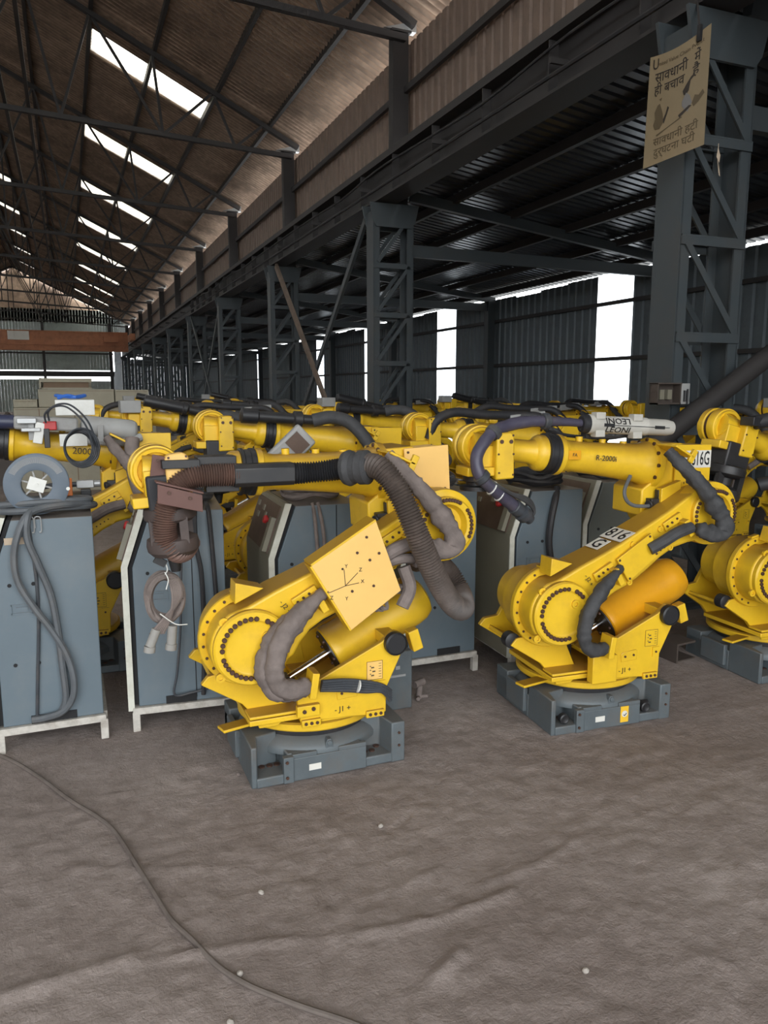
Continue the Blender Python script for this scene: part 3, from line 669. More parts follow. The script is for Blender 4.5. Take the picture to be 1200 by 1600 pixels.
    m = MB(); m.box((.32,-.16,1.12), (.055,.05,.05)).cyl((.33,-.155,1.12), (.28,-.175,1.115), .022, n=12).box((.35,-.165,1.165), (.03,.03,.05))
    up(m, 'cable_socket', 'black', hs, bevel=.003)
    yF = -.055; E = Vector((.36, yF, 1.315)); d = Vector((-.9945, 0, .105))
    f = MB().lathe([(.138,0),(.138,.028),(.128,.03),(.118,.032),(.118,.05),(.106,.075),(.100,.12),(.084,.36),(.079,.50),(.082,.53),(.096,.56),(.104,.565),(.104,.585),(.098,.59)], E, d, 40)
    for s_ in (.17,.30,.44): f.lathe([(.018,0),(.018,.03),(0,.03)], E+d*s_+Vector((0,0,.075)), (0,0,1), 12)
    fo = up(f, 'forearm', Y, t)
    m = MB(); ex = Vector((0,1,0)); ez = d.cross(ex)
    for i in range(12):
        a_ = 2*PI*i/12; m.lathe([(.010,0),(.010,.010)], E + d*.028 + (ex*math.cos(a_)+ez*math.sin(a_))*.126, d, 8)
    tag(up(m, 'bolts', 'bolt', fo), kind='stuff')
    bk = MB().lathe([(.096,.588),(.104,.592),(.104,.612),(.098,.616),(.098,.640),(.103,.644),(.103,.656),(.09,.66)], E, d, 36)
    up(bk, 'wrist_gear_ring', 'black', fo)
    nk = MB().lathe([(.088,.655),(.092,.66),(.092,.685),(.086,.70),(.066,.715),(.058,.74),(.058,.90),(.07,.93),(.07,1.06)], E, d, 32)
    wr_ = up(nk, 'wrist', Y, t)
    W = E + d*1.03
    m = MB().lathe([(0,.0),(.052,.0),(.056,.012),(.075,.014),(.078,.03),(.092,.032),(.098,.022),(.104,.02),(.108,.01),(.108,-.03),(.098,-.036),(.098,-.06),(.108,-.064),(.108,-.10),(.095,-.11),(.06,-.16),(0,-.16)], W+Vector((.03,.015,0)), (0,-1,0), 44)
    up(m, 'wrist_disc', Y, wr_)
    m = MB().lathe([(.0985,.0),(.0985,-.028)], W+Vector((.03,.051,0)), (0,-1,0), 36, close=False); up(m, 'disc_groove', 'bolt', wr_)
    m = MB().box(W+Vector((0,-.03,-.115)), (.17,.15,.045)).box(W+Vector((.03,-.02,-.05)), (.12,.12,.12)); up(m, 'wrist_block', Y, wr_, bevel=.006)
    wp = [(.055,-.155),(.055,.055),(.07,.072),(.13,.076),(.15,.06),(.155,-.15)]
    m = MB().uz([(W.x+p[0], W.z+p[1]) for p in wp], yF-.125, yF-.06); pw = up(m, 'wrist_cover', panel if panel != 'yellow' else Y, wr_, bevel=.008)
    m = MB()
    for x, z in ((.08,.03),(.13,.03)): m.lathe([(.010,0),(.010,.004)], (W.x+x, yF-.126, W.z+z), (0,-1,0), 10)
    for x, z in ((.07,.06),(.14,.06),(.065,-.03),(.145,-.03),(.07,-.12),(.145,-.13)): m.lathe([(.005,0),(.005,.004)], (W.x+x, yF-.126, W.z+z), (0,-1,0), 8)
    tag(up(m, 'bolts', 'bolt', pw), kind='stuff')
    if tool == 'disc':
        m = MB().lathe([(.0,0),(.07,0),(.07,.03),(.055,.035),(.055,.05),(.085,.055),(.085,.075),(0,.075)], W+Vector((0,-.03,-.135)), (0,0,-1), 28); up(m, 'tool_flange', 'black', wr_)
    else:
        hub_ = W+Vector((.06,-.052,-.14+(.075 if tool == 'rubber' else 0)))
        m = MB().box(hub_+Vector((0,0,-.02)), (.17,.13,.15)); th = up(m, 'tool_block', 'black' if tool == 'black' else 'rubber', wr_, bevel=.01)
        hc = 'black' if tool == 'black' else 'tool_brown'
        m = MB().lathe([(0,.075),(.085,.075),(.104,.085),(.108,.105),(.106,.128),(.09,.142),(.05,.15),(.045,.19),(.075,.20),(.104,.215),(.108,.24),(.104,.265),(.085,.285),(.03,.298),(0,.298)], hub_, (0,0,-1), 32)
        up(m, 'tool_flange', hc, th)
        m = MB()
        for i in range(4):
            a_ = .5+PI/2*i; up(MB().box(hub_+Vector((.085*math.cos(a_), .085*math.sin(a_), -.175)), (.034,.034,.11)), 'flange_post', hc, th)
        m = MB().cyl(hub_+Vector((0,0,-.29)), hub_+Vector((0,0,-.36)), .032, .02, 14).box(hub_+Vector((-.06,0,-.31)), (.05,.02,.03), Matrix.Rotation(.6,3,'Y')); up(m, 'tool_nipple', 'black', th)
    # ---- fabric sleeves of the cable loom
    if dress != 'none':
        upper = [(.30,-.28,1.405),(.362,-.35,1.315),(.44,-.40,1.215),(.53,-.42,1.09),(.56,-.42,1.01),(.53,-.42,.985),(.46,-.42,1.0),(.385,-.42,1.035)]
        sleeve(upper, .042, .2, 3, flat=.85).build('upper_cable_sleeve', sleeve_m, t, angle=80)
        MB().tube(cr([(.37,-.40,1.03),(.28,-.415,1.01),(.20,-.405,.965),(.14,-.39,.93)], 6), [.03]*19, 10).build('sleeve_tail', sleeve_m, t)
        lower = [(-.035,-.40,.852),(-.10,-.44,.822),(-.19,-.47,.755),(-.255,-.48,.665),(-.275,-.48,.57),(-.25,-.475,.50),(-.19,-.46,.47),(-.12,-.44,.47)]
        sleeve(lower, .034 if sleeve_m != 'fabric' else .042, .18, 8).build('lower_cable_sleeve', sleeve_m, t, angle=80)
        MB().box((-.105,-.43,.475), (.03,.09,.11), Matrix.Rotation(.15,3,'Y')).build('loom_clamp', Y, tur, bevel=.003)
    if lean:   # the whole arm tipped back about the shoulder axis
        cl, sn = math.cos(lean), math.sin(lean); done = set()
        keep = ('base', 'turret', 'turntable_ring', 'balancer', 'shoulder_flange', 'shoulder_motor')
        for o in list(COL.objects):
            if o in n_before or o.data is None or o.data in done: continue
            r_ = o
            while r_.parent is not None and r_.parent is not t: r_ = r_.parent
            if r_.name.split('.')[0] in keep or r_ is t: continue
            done.add(o.data)
            for v in o.data.vertices:
                x, z = v.co.x-J2[0], v.co.z-J2[1]; v.co.x = J2[0]+x*cl-z*sn; v.co.z = J2[1]+x*sn+z*cl
    return t

# ------------------------------------------------------------------ the two front robots
OA = (.98, 3.37); OB = (2.468, 3.29)
RA = make_robot('robot_arm', 'nearest yellow robot arm with dusty brown ribbed hose and pale square cover plate', (OA[0], OA[1], 0), 0, pitch=.062, dress='sleeve', sleeve_m='fabric', tool='rubber', panel='yellow_highlight')
# ribbed dress hose, guide box and brackets of the nearest robot
hA = [(-.53,-.06,1.045),(-.565,-.12,1.015),(-.606,-.165,1.03),(-.640,-.17,1.09),(-.636,-.18,1.186),(-.606,-.19,1.27),(-.549,-.19,1.322),(-.46,-.19,1.335),(-.34,-.19,1.333)]
hose(hA, .044, .010, .24, 14).build('ribbed_hose', 'hose_brown', RA, angle=20)
m = MB().prism([(-.05,-.03),(-.035,-.047),(.035,-.047),(.05,-.03),(.05,.03),(.035,.047),(-.035,.047),(-.05,.03)], lambda a, b, x: (x, -.185+a, 1.33+b), -.36, -.105)
gb = m.build('hose_guide_box', 'black', RA, bevel=.003)
for c_, d_ in (((-.42,-.12,1.385),(.16,.10,.05)),((-.40,-.14,1.28),(.14,.06,.04)),((-.57,-.16,1.385),(.15,.08,.035))): MB().box(c_, d_).build('guide_bracket', 'black', gb, bevel=.003)
hB = [(-.11,-.185,1.328),(-.03,-.19,1.330),(.05,-.22,1.338),(.115,-.27,1.352),(.165,-.33,1.372)]
hose(hB, .043, .012, .24, 14).build('ribbed_hose', 'rubber', RA, angle=20)
hC = [(.16,-.33,1.372),(.205,-.41,1.362),(.25,-.46,1.30),(.291,-.49,1.21),(.325,-.505,1.12),(.36,-.51,1.035),(.405,-.505,.94),(.458,-.49,.850),(.52,-.46,.77),(.585,-.41,.715),(.65,-.34,.69),(.69,-.26,.705),(.69,-.20,.76),(.645,-.18,.83),(.575,-.20,.885),(.50,-.24,.91),(.43,-.28,.92)]
hose(hC, .047, .0125, .22, 16).build('ribbed_hose', 'hose_black', RA, angle=20)
c0, c1 = Vector((.10,-.27,1.35)), Vector((.215,-.40,1.365)); dd = (c1-c0)
MB().lathe([(.05,0),(.072,.01),(.078,.03),(.072,.045),(.066,.05),(.066,.075),(.073,.08),(.073,.115),(.060,.125),(.052,.13)], c0, dd, 28).build('hose_collar', 'fabric_dark', RA)
MB().uz([(-.69,1.33),(-.675,1.425),(-.52,1.388),(-.45,1.352),(-.46,1.29)], -.152, -.142).build('hose_bracket', 'rust_plate', RA, bevel=.002)
MB().uz([(-.675,1.24),(-.672,1.315),(-.50,1.265),(-.50,1.195)], -.265, -.255).box((-.585,-.225,1.297), (.19,.07,.008), Matrix.Rotation(.28,3,'Y')).build('hose_bracket', 'rust_plate', RA, bevel=.002)
m = MB()
for x, z, y in ((-.655,1.40,-.153),(-.63,1.345,-.153),(-.63,1.28,-.267),(-.55,1.255,-.267)): m.lathe([(.007,0),(.007,.005)], (x,y,z), (0,-1,0), 8)
tag(m.build('bolts', 'bolt', RA), kind='stuff')
# big square cover over the lower arm
sq = [(-.105,.985),(.175,1.150),(.275,.815),(.065,.690)]
sq = [(-.108,.980),(.172,1.146),(.285,.840),(.06,.692)]
m = MB().uz(sq, -.462, -.452); cp = m.build('cover_plate', 'yellow_highlight', RA, bevel=.002)
MB().prism([sq[0], sq[1], (sq[1][0]-.004, sq[1][1]+.008), (sq[0][0]-.004, sq[0][1]+.008)], lambda u, z, y: (u, y, z), -.462, -.36).prism([sq[0], sq[3], (sq[3][0]-.006, sq[3][1]-.003), (sq[0][0]-.008, sq[0][1]-.002)], lambda u, z, y: (u, y, z), -.462, -.38).build('cover_flange', 'yellow', cp)
m = MB()
for a, b in ((.80,.90),(.72,.62),(.60,.80),(.62,.30),(.88,.62),(.30,.42)):
    p = [(sq[0][i]*(1-a)+sq[1][i]*a)*b + (sq[3][i]*(1-a)+sq[2][i]*a)*(1-b) for i in (0,1)]
    m.lathe([(.006,0),(.006,.004)], (p[0], -.463, p[1]), (0,-1,0), 8)
tag(m.build('bolts', 'bolt', cp), kind='stuff')
m = MB()
cx, cz = .035, .885
for an, l in ((1.65,.07),(.75,.075),(.12,.06),(3.45,.075)):
    e = (cx+l*math.cos(an), cz+l*math.sin(an)); m.bar((cx,-.463,cz), (e[0],-.463,e[1]), .0025, .001, up=(0,1,0))
m.lathe([(.005,0),(.005,.0015)], (cx-.012,-.462,cz+.072), (0,-1,0), 8)
tag(m.build('axis_diagram', 'print', cp), kind='stuff')
for s_, x, z in (('Y', cx+.004, cz+.082), ('Z', cx+.066, cz+.062), ('X', cx+.075, cz+.012), ('Z', cx-.06, cz-.045), ('Y', cx+.005, cz-.055), ('+', cx-.075, cz-.02)):
    text('axis_letter', s_, .022, (x, -.4632, z), (PI/2, 0, 0), 'print', cp)
m = MB(); rg = random.Random(4)
for i in range(14):
    p = Vector((.10+rg.random()*.2, -.42+rg.random()*.05, .715+rg.random()*.03)); p.z += (p.x-.1)*.55
    m.tube(cr([p, p+Vector((rg.uniform(.01,.05), rg.uniform(-.02,.02), rg.uniform(-.02,.03))), p+Vector((rg.uniform(.03,.09), rg.uniform(-.02,.02), rg.uniform(0,.06)))], 4), .009, 6)
tag(m.build('cable_tangle', 'fabric', RA), kind='stuff')
m = MB().tube(cr([(.24,-.40,.95),(.30,-.41,.965),(.37,-.40,.96),(.42,-.36,.95)], 5), .022, 10).tube(cr([(.30,-.44,.76),(.34,-.43,.84),(.32,-.41,.93)], 5), .03, 10).box((.39,-.38,.955), (.03,.06,.07)); m.build('loom_junction', 'fabric', RA)
m = MB()
for i in range(5):
    z = .470-.011*i; m.tube(cr([(-.06,-.425+.006*i,z),(.05,-.40,z-.018),(.15,-.385,z-.045),(.23,-.38,z-.075+.004*i),(.275,-.375,z-.11)], 6), .0095, 7)
m.build('cable_bundle', 'cable', RA); MB().lathe([(.028,0),(.028,.006)], (.11,-.392,.415), (1,0,-.3), 14).build('cable_tie', 'white', RA)

sleeve([(-.06,-.40,.835),(-.153,-.425,.79),(-.262,-.435,.69),(-.312,-.44,.575),(-.275,-.44,.475),(-.20,-.435,.445),(-.12,-.43,.46)], .036, .2, 15).build('lower_cable_sleeve', 'fabric', RA, angle=80)
RB = make_robot('robot_arm', 'yellow robot arm marked 816 G on its lower arm with a white tube on top', (OB[0], OB[1], 0), math.radians(-4), pitch=-.008, sleeve_m='fabric_dark', deep=True)
RB.scale = (.98, .98, .985)
cd = [(-.06,-.09,1.538),(-.17,-.09,1.548),(-.284,-.10,1.553),(-.40,-.11,1.553),(-.504,-.12,1.540),(-.60,-.15,1.515),(-.675,-.18,1.46),(-.722,-.20,1.39),(-.714,-.22,1.312),(-.675,-.22,1.27),(-.621,-.21,1.228),(-.55,-.18,1.18),(-.473,-.16,1.125)]
sleeve(cd, .031, .04, 2).build('conduit', 'conduit', RB)
m = MB()
for i in (2, 5, 8): 
    a, b = Vector(cd[i]), Vector(cd[i+1]); m.lathe([(.036,0),(.042,.006),(.042,.03),(.036,.036)], a, b-a, 18)
a, b = Vector(cd[-2]), Vector(cd[-1]); q = (b-a).normalized()
m.lathe([(.034,0),(.038,.005),(.038,.04),(.030,.045),(.030,.06),(.042,.065),(.042,.10),(.028,.11),(.026,.14)], a+q*.06, q, 18).build('conduit_fitting', 'cable', RB)
m = MB()
for i in range(3): m.tube(cr([(-.69,-.235,1.30),(-.62,-.235+.008*i,1.255),(-.54,-.21,1.215),(-.44,-.18,1.165+.01*i),(-.385,-.15,1.125+.008*i),(-.375,-.14,1.095),(-.41,-.13,1.07),(-.45,-.14,1.072)], 6), .009, 7)
m.build('side_cable', 'fabric_dark', RB)
MB().lathe([(.036,0),(.036,.006)], (-.648,-.215,1.248), (.8,0,-.5), 14).lathe([(.034,0),(.034,.006)], (-.60,-.2,1.21), (.8,0,-.5), 14).build('cable_tie', 'white', RB)
# white dress tube on the forearm
p0, p1 = Vector((-.06,-.09,1.537)), Vector((.475,-.09,1.508)); ax = (p1-p0).normalized()
lt = MB().lathe([(.042,0),(.050,.006),(.050,.05),(.045,.06),(.045,.34),(.047,.345),(.047,.36),(.043,.37),(.043,.49),(.036,.525),(.02,.535),(0,.536)], p0, ax, 28).build('dress_tube', 'pack_white', RB)
MB().lathe([(.036,-.03),(.044,-.025),(.044,0),(.05,.004)], p0, ax, 24).build('end_gland', 'rubber', lt)
m = MB()
for s_, dz in ((.06,.045),(.06,-.045),(.285,.045),(.285,-.045)): MB().box(p0+ax*s_+Vector((0,-.02,dz)), (.055,.05,.035)).build('clamp_block', 'pack_white', lt, bevel=.003)
m = MB(); rotT = Matrix.Rotation(-math.atan2(p1.z-p0.z, p1.x-p0.x), 3, 'Y')
m.box(p0+ax*.28+Vector((0,-.046,.0)), (.40,.004,.003), rotT); m.box(p0+ax*.11+Vector((0,-.046,.0)), (.06,.006,.016), rotT); m.box(p0+ax*.42+Vector((0,-.044,0)), (.06,.006,.016), rotT)
tag(m.build('seam_slot', 'dark', lt), kind='stuff')
tilt = math.atan2(p1.z-p0.z, p1.x-p0.x)
for sgn in (-1, 1):
    al = .52; RR = Matrix.Rotation(-tilt, 3, 'Y') @ Matrix.Rotation(PI/2 - sgn*al, 3, 'X') @ Matrix.Rotation(0 if sgn < 0 else PI, 3, 'Z')
    text('lettering', 'LEONI', .046, p0+ax*.165+Vector((0,-.0475*math.cos(al),.0475*math.sin(al)*sgn)), RR.to_euler(), 'print_black', lt, sx=1.15)
m = MB()
for i in range(6): m.tube(cr([(.30,.0+.02*i,1.47),(.1,-.02+.02*i,1.455),(-.1,.0+.015*i,1.475),(-.22,.02,1.50)], 5), .008, 6)
m.build('cable_bundle', 'rubber', RB)
MB().box((.12,.02,1.465), (.36,.14,.012)).box((-.03,-.04,1.49), (.02,.05,.05)).box((.25,-.04,1.485), (.02,.05,.05)).build('tube_bracket', 'steel_dark', RB)
text('model_print', 'R-2000i', .040, (.03,-.151,1.362), (PI/2, math.radians(5.5), 0), 'print', RB)
m = MB().box((-.155,-.150,1.385), (.07,.001,.045)); m.build('print_box', 'yellow_deep', RB); text('print_mark', 'FA', .024, (-.155,-.1515,1.385), (PI/2,.1,0), 'print', RB)
m = MB().tube(cr([(.18,-.15,1.27),(.135,-.17,1.20),(.14,-.18,1.15),(.18,-.185,1.12),(.24,-.185,1.112),(.28,-.18,1.112)], 7), .010, 8); m.build('socket_cable', 'cable_grey', RB)
# number plates
def plate(par, body, c, w, h, R, size, sx=1.0, tx=0):
    o = MB().box((0,0,0), (w, h, .002)).build('number_plate', 'label_white', par); o.location = c; o.rotation_euler = R
    text('number', body, size, (tx, 0, .0014), (0,0,0), 'print_black', o, extrude=.0003, sx=sx, bold=.012); return o
plate(RB, '816G', (.585,-.1575,1.345), .185, .092, (PI/2,0,0), .105, .50, .026)
sl = math.atan2(1.02-.872, .34)
s2 = .435; ax_ = Matrix(((0,-1,0),(math.cos(s2),0,math.sin(s2)),(-math.sin(s2),0,math.cos(s2)))).transposed().to_euler()
plate(RB, '816', (.035,-.265,.990), .175, .098, ax_, .105)
plate(RB, 'G', (-.062,-.245,.945), .105, .088, ax_, .105)
m = MB().uz([(-.043,.89),(.147,1.01),(.155,1.0),(.20,.90),(.19,.89),(.032,.773)], -.385, -.372); hp = m.build('hatch_plate', 'yellow', RB, bevel=.002)
tag(bolts(bolts(bolts(bolts(MB(), (-.028,.885), 0,0,0,1,-.386,.006,.004), (.14,.995),0,0,0,1,-.386,.006,.004), (.185,.905),0,0,0,1,-.386,.006,.004), (.035,.79),0,0,0,1,-.386,.006,.004).build('bolts','bolt',hp), kind='stuff')
MB().box((-.10,-.385,.345), (.14,.05,.14)).build('front_block', 'yellow', RB, bevel=.004)
st = MB().box((.075,-.3445,.062), (.048,.002,.085)).build('warning_sticker', 'label_yellow', RB)
MB().lathe([(.017,0),(.017,.001)], (.075,-.3456,.064), (0,-1,0), 18).build('sticker_disc', 'label_white', st); MB().bar((.070,-.347,.060),(.075,-.347,.054),.004,.001,up=(0,1,0)).bar((.075,-.347,.054),(.087,-.347,.068),.004,.001,up=(0,1,0)).build('sticker_tick', 'print_black', st)
m = MB()
for x in (-.268, .215): m.lathe([(.018,0),(.026,.004),(.026,.03),(.02,.034),(.012,.03)], (x,-.30,.075), (0,-1,0), 18); 
m.lathe([(.022,0),(.022,.09)], (.16,-.285,.078), (1,-.1,0), 14).build('leveling_bolt', 'black', RB)

# ------------------------------------------------------------------ partial robot at the frame edge, and the second row
RC = make_robot('robot_arm', 'yellow robot arm cut off by the frame edge, beside the small steel channel', (3.97, 3.42, 0), math.radians(-3), sleeve_m='fabric_dark', tool='black', deep=True, lean=-.24)
m = MB().tube(cr([(-.38,-.20,1.50),(-.25,-.24,1.52),(-.17,-.27,1.45),(-.17,-.28,1.30),(-.22,-.24,1.18),(-.30,-.18,1.14)], 8), .04, 12); m.build('hose', 'rubber', RC)
MB().box((-.33,-.19,1.50), (.2,.1,.05), Matrix.Rotation(.1,3,'Y')).build('hose_bracket', 'black', RC, bevel=.004)
RD = make_robot('robot_arm', 'dusty yellow robot arm with thick grey tube, behind the cabinet with the spool', (-.10, 5.05, 0), 0, sleeve_m='fabric', panel='yellow')
a0, a1 = Vector((-.20,-.14,1.50)), Vector((.50,-.14,1.415))
tb = MB().box((-.02,-.14,1.490), (.34,.14,.075), Matrix.Rotation(.06,3,'Y')).lathe([(.0,-.01),(.05,0),(.062,.03),(.062,.28),(.05,.31),(.0,.32)], (.17,-.15,1.475), (1,0,-.12), 20).build('dress_tube', 'pack_grey', RD, bevel=.012)
MB().tube(cr([(.10,-.20,1.40),(.25,-.21,1.385),(.40,-.2,1.375),(.50,-.17,1.40)], 6), .026, 10).box((-.1,-.215,1.46), (.03,.03,.12)).box((.27,-.21,1.43), (.03,.04,.1)).build('dress_hose', 'pack_grey', tb)
MB().tube([(-.19,-.14,1.50),(-.30,-.14,1.505),(-.62,-.14,1.50)], .042, 14).build('dress_conduit', 'navy', RD)
text('model_print', '2000i', .055, (.17,-.160,1.322), (PI/2,.1,0), 'print', RD)
m = MB().tube(cr([(.44,-.30,1.40),(.43,-.34,1.30),(.44,-.37,1.18),(.47,-.38,1.08),(.52,-.36,1.02)], 6), .042, 12); m.build('hanging_sleeve', 'fabric', RD)

# background robots: one of each dress kind, then copies
P1 = make_robot('robot_arm', '', (1.49, 5.15, 0), 0, pitch=-.02, sleeve_m='fabric', tool='black')
m = MB().lathe([(.03,-.01),(.05,0),(.05,.10),(.038,.11),(.038,.34),(.055,.35),(.055,.40),(.035,.41),(.035,.50)], (-.45,-.16,1.52), (1,0,-.08), 18); m.build('dress_tube', 'black', P1)
MB().tube(cr([(.03,-.16,1.48),(.15,-.2,1.50),(.26,-.28,1.46),(.36,-.36,1.32),(.42,-.42,1.15)], 8), .045, 12).build('dress_hose', 'fabric_dark', P1)
P1['label'] = 'yellow robot arm with a black tube, behind the cabinet carrying the teach pendant'
P2 = make_robot('robot_arm', '', (3.03, 5.20, 0), math.radians(-2), pitch=.01, sleeve_m='fabric_dark', tool='disc')
MB().tube(cr([(-.60,-.14,1.33),(-.55,-.16,1.46),(-.40,-.15,1.52),(-.15,-.15,1.50),(.10,-.15,1.49),(.30,-.22,1.47),(.40,-.33,1.33)], 8), .035, 12).build('dress_hose', 'rubber', P2)
MB().box((.20,-.12,1.475), (.30,.14,.07), Matrix.Rotation(-.1,3,'Y')).build('junction_tray', 'pack_grey', P2, bevel=.006)
P2['label'] = 'yellow robot arm behind the robot marked 816 G, seen below its forearm'
P3 = make_robot('robot_arm', '', (1.12, 6.75, 0), math.radians(3), pitch=-.05, sleeve_m='fabric_dark', tool='black')
MB().lathe([(.0,0),(.045,0),(.05,.03),(.05,.30),(.058,.31),(.058,.34),(.038,.36),(.038,.60)], (-.55,-.16,1.60), (1,0,-.22), 16).build('dress_tube', 'black', P3)
MB().tube(cr([(.02,-.16,1.47),(.14,-.2,1.47),(.28,-.3,1.40),(.40,-.38,1.25),(.46,-.42,1.1)], 8), .042, 12).build('dress_hose', 'fabric_dark', P3)
MB().box((-.66,-.1,1.55), (.16,.16,.10)).build('hose_block', 'pack_grey', P3, bevel=.006)
P3['label'] = 'yellow robot arm with raised black tube, beyond the beige carton stack'
T1, T2, T3 = tree(P1), tree(P2), tree(P3)
spots = [(2.72,6.9,1,'third-row robot arm with dark tube, second beyond the teach pendant'),(4.35,6.95,2,'third-row yellow robot arm just past the near lattice column'),(6.0,6.0,1,'yellow robot arm standing under the lean-to, nearest the wide bright strip'),
  (7.6,6.2,3,'yellow robot arm under the lean-to close to the outer wall'),(1.75,8.6,2,'fourth-row yellow robot arm below the brown slanted brace'),(3.35,8.5,3,'fourth-row robot arm in front of the second lattice column'),
  (5.7,8.4,2,'fourth-row robot arm under the lean-to, second bay'),(7.4,8.2,1,'robot arm near the wide bright wall strip, fourth row'),(2.35,10.4,1,'fifth-row yellow robot arm left of the second lattice column'),
  (.95,9.6,2,'far yellow robot arm next to the long beige cabinets'),(6.1,10.9,3,'fifth-row robot arm beside the second wall post'),(7.9,10.6,2,'fifth-row robot arm nearest the outer wall'),
  (1.5,12.2,3,'sixth-row robot arm among the far yellow row'),(3.1,12.4,1,'sixth-row robot arm behind the second lattice column'),(5.9,13.2,2,'sixth-row robot arm in the far lean-to'),(7.7,13.4,1,'sixth-row robot arm at the far wall strip'),
  (2.3,14.3,2,'farthest yellow robot arm in the hall row'),(3.3,16.2,3,'farthest robot arm by the third lattice column')]
for i, (x, y, p, lab) in enumerate(spots):
    pr, tk_ = ((P1, T1), (P2, T2), (P3, T3))[p-1]
    dup(pr, (x, y, 0), math.radians(random.uniform(-6, 6)), lab, kids=tk_)
for o in list(COL.objects):
    if o.name.startswith('robot_arm') and o.parent is None: o['group'] = 'yellow robot arms standing in rows'

# ------------------------------------------------------------------ controller cabinets
def make_cabinet(label, loc, rz=0, side='cab', front=True, d=.62, w=.46, height=1.10, panel=True, cut=(.16,.30), seam=None):
    c = thing('controller_cabinet', label, 'cabinet', loc, rz, 'robot controller cabinets')
    fn = lambda u, z, y: (u, y, z)
    pr = [(.02,.125),(w,.125),(w,height),(.115,height),(.02,.83)]
    b = MB().prism(pr, fn, 0, d).build('body', side, c, bevel=.004)
    MB().prism([(0,.13),(.018,.13),(.018,.832),(.113,1.10),(.095,1.10),(0,.83)], fn, .012, d-.01).build('door_gap', 'dark', c)
    dr = MB().prism([(-.03,.11),(-.002,.11),(-.002,.835),(.092,1.112),(.062,1.115),(-.03,.84)], fn, -.004, d).build('door', 'cab_door', c, bevel=.003)
    MB().prism([(-.031,.108),(-.001,.108),(-.001,.835),(.093,1.113),(.061,1.117),(-.031,.84)], fn, -.010, -.001).build('door_edge', 'door_edge', dr)
    if panel:
        sl = Vector((.092,0,.275)).normalized(); nrm = Vector((-sl.z,0,sl.x)); o_ = Vector((-.03,0,.84))
        m = MB()
        def slab(mb, s0, s1, y0, y1, t):
            q = [o_+sl*s0, o_+sl*s1]; vs = [Vector((p.x,y,p.z))+nrm*k for k in (0,t) for p in q for y in (y0,y1)]
            return mb.add(vs, [(0,1,3,2),(4,6,7,5),(0,4,5,1),(2,3,7,6),(0,2,6,4),(1,5,7,3)])
        slab(m, .015, .265, .05, d-.04, .006); op = m.build('operator_panel', 'op_panel', dr)
        slab(MB(), .02, .20, .06, .11, .03).build('document_pocket', 'cab_door', op)
        m = MB()
        for s0, y0 in ((.17,.28),(.20,.36),(.15,.45),(.21,.5)): slab(m, s0, s0+.03, y0, y0+.04, .012)
        tag(m.build('switch', 'cab_door', op), kind='stuff')
        p = o_+sl*.17+Vector((0,.19,0)); MB().lathe([(.012,0),(.012,.02),(.022,.022),(.022,.035),(.016,.04),(0,.04)], p, nrm, 16).build('stop_button', 'red', op)
    m = MB()
    for x, z in ((.09,.80),(.19,.80),(.09,.42),(.19,.42)): m.lathe([(.009,0),(.009,.004)], (x,0,z), (0,-1,0), 8)
    tag(m.build('screws', 'dark', b), kind='stuff')
    m = MB()
    for z in (.665,.705): m.box((.135,-.002,z), (.09,.006,.006))
    for x in (.09,.18): m.box((x,-.002,.685), (.006,.006,.046))
    m.box((.135,-.002,.685), (.05,.005,.02)).build('hand_grip', side, b)
    if cut: MB().box(((cut[0]+cut[1])/2,-.001,.145), (cut[1]-cut[0],.006,.04)).build('cable_cutout', 'dark', b)
    if seam: MB().box((seam,-.001,.62), (.004,.004,.95)).build('panel_seam', 'dark', b)
    m = MB().box((w/2,.0,.105), (w+.02,.035,.035)); m.build('stand_rail', 'leg', c, bevel=.003)
    for x, y in ((.005,.0),(w+.0,.0),(.005,d-.05),(w,d-.05)): MB().box((x,y,.05), (.036,.036,.10)).build('leg', 'leg', c, bevel=.003)
    m = MB().box((w/2,d-.05,.105), (w+.02,.035,.035)).box((.01,d/2,.105), (.035,d-.08,.03)).box((w,d/2,.105), (.035,d-.08,.03)); m.build('stand_rail', 'leg', c)
    return c
make_cabinet('blue-grey cabinet carrying the slate cable spool and thick coiled cables', (-.385, 3.80, 0), cut=(.14,.34))
make_cabinet('blue-grey cabinet with open cream-edged door behind the hanging cable coil', (.222, 3.82, 0), math.radians(-5.5), cut=(.15,.30), seam=.30, d=.70)
make_cabinet('blue-grey cabinet with brown operator panel behind the nearest robot arm', (.925, 3.74, 0), math.radians(-2), cut=None, seam=.33)
c4 = make_cabinet('blue-grey cabinet on white stand behind the drooping ribbed hose loop', (1.735, 3.93, 0), panel=False, cut=(.21,.36))
make_cabinet('khaki-fronted cabinet standing left behind the robot marked 816 G', (2.36, 3.78, 0), math.radians(-2), cut=None)
make_cabinet('dark olive cabinet with operator panel under the forearm of robot 816 G', (3.02, 3.98, 0), math.radians(-2), side='cab_dark', cut=None)

# ------------------------------------------------------------------ things on and around the cabinets
def cables(name, label, runs, r, mt, cat='cable', group=None, n=8, k=10):
    m = MB()
    for pts in runs: m.tube(cr(pts, k), r, n)
    return tag(m.build(name, mt), label, cat, group)
def PX(pts, Y): return [at(p[0], p[1], p[2] if len(p) > 2 else Y) for p in pts]
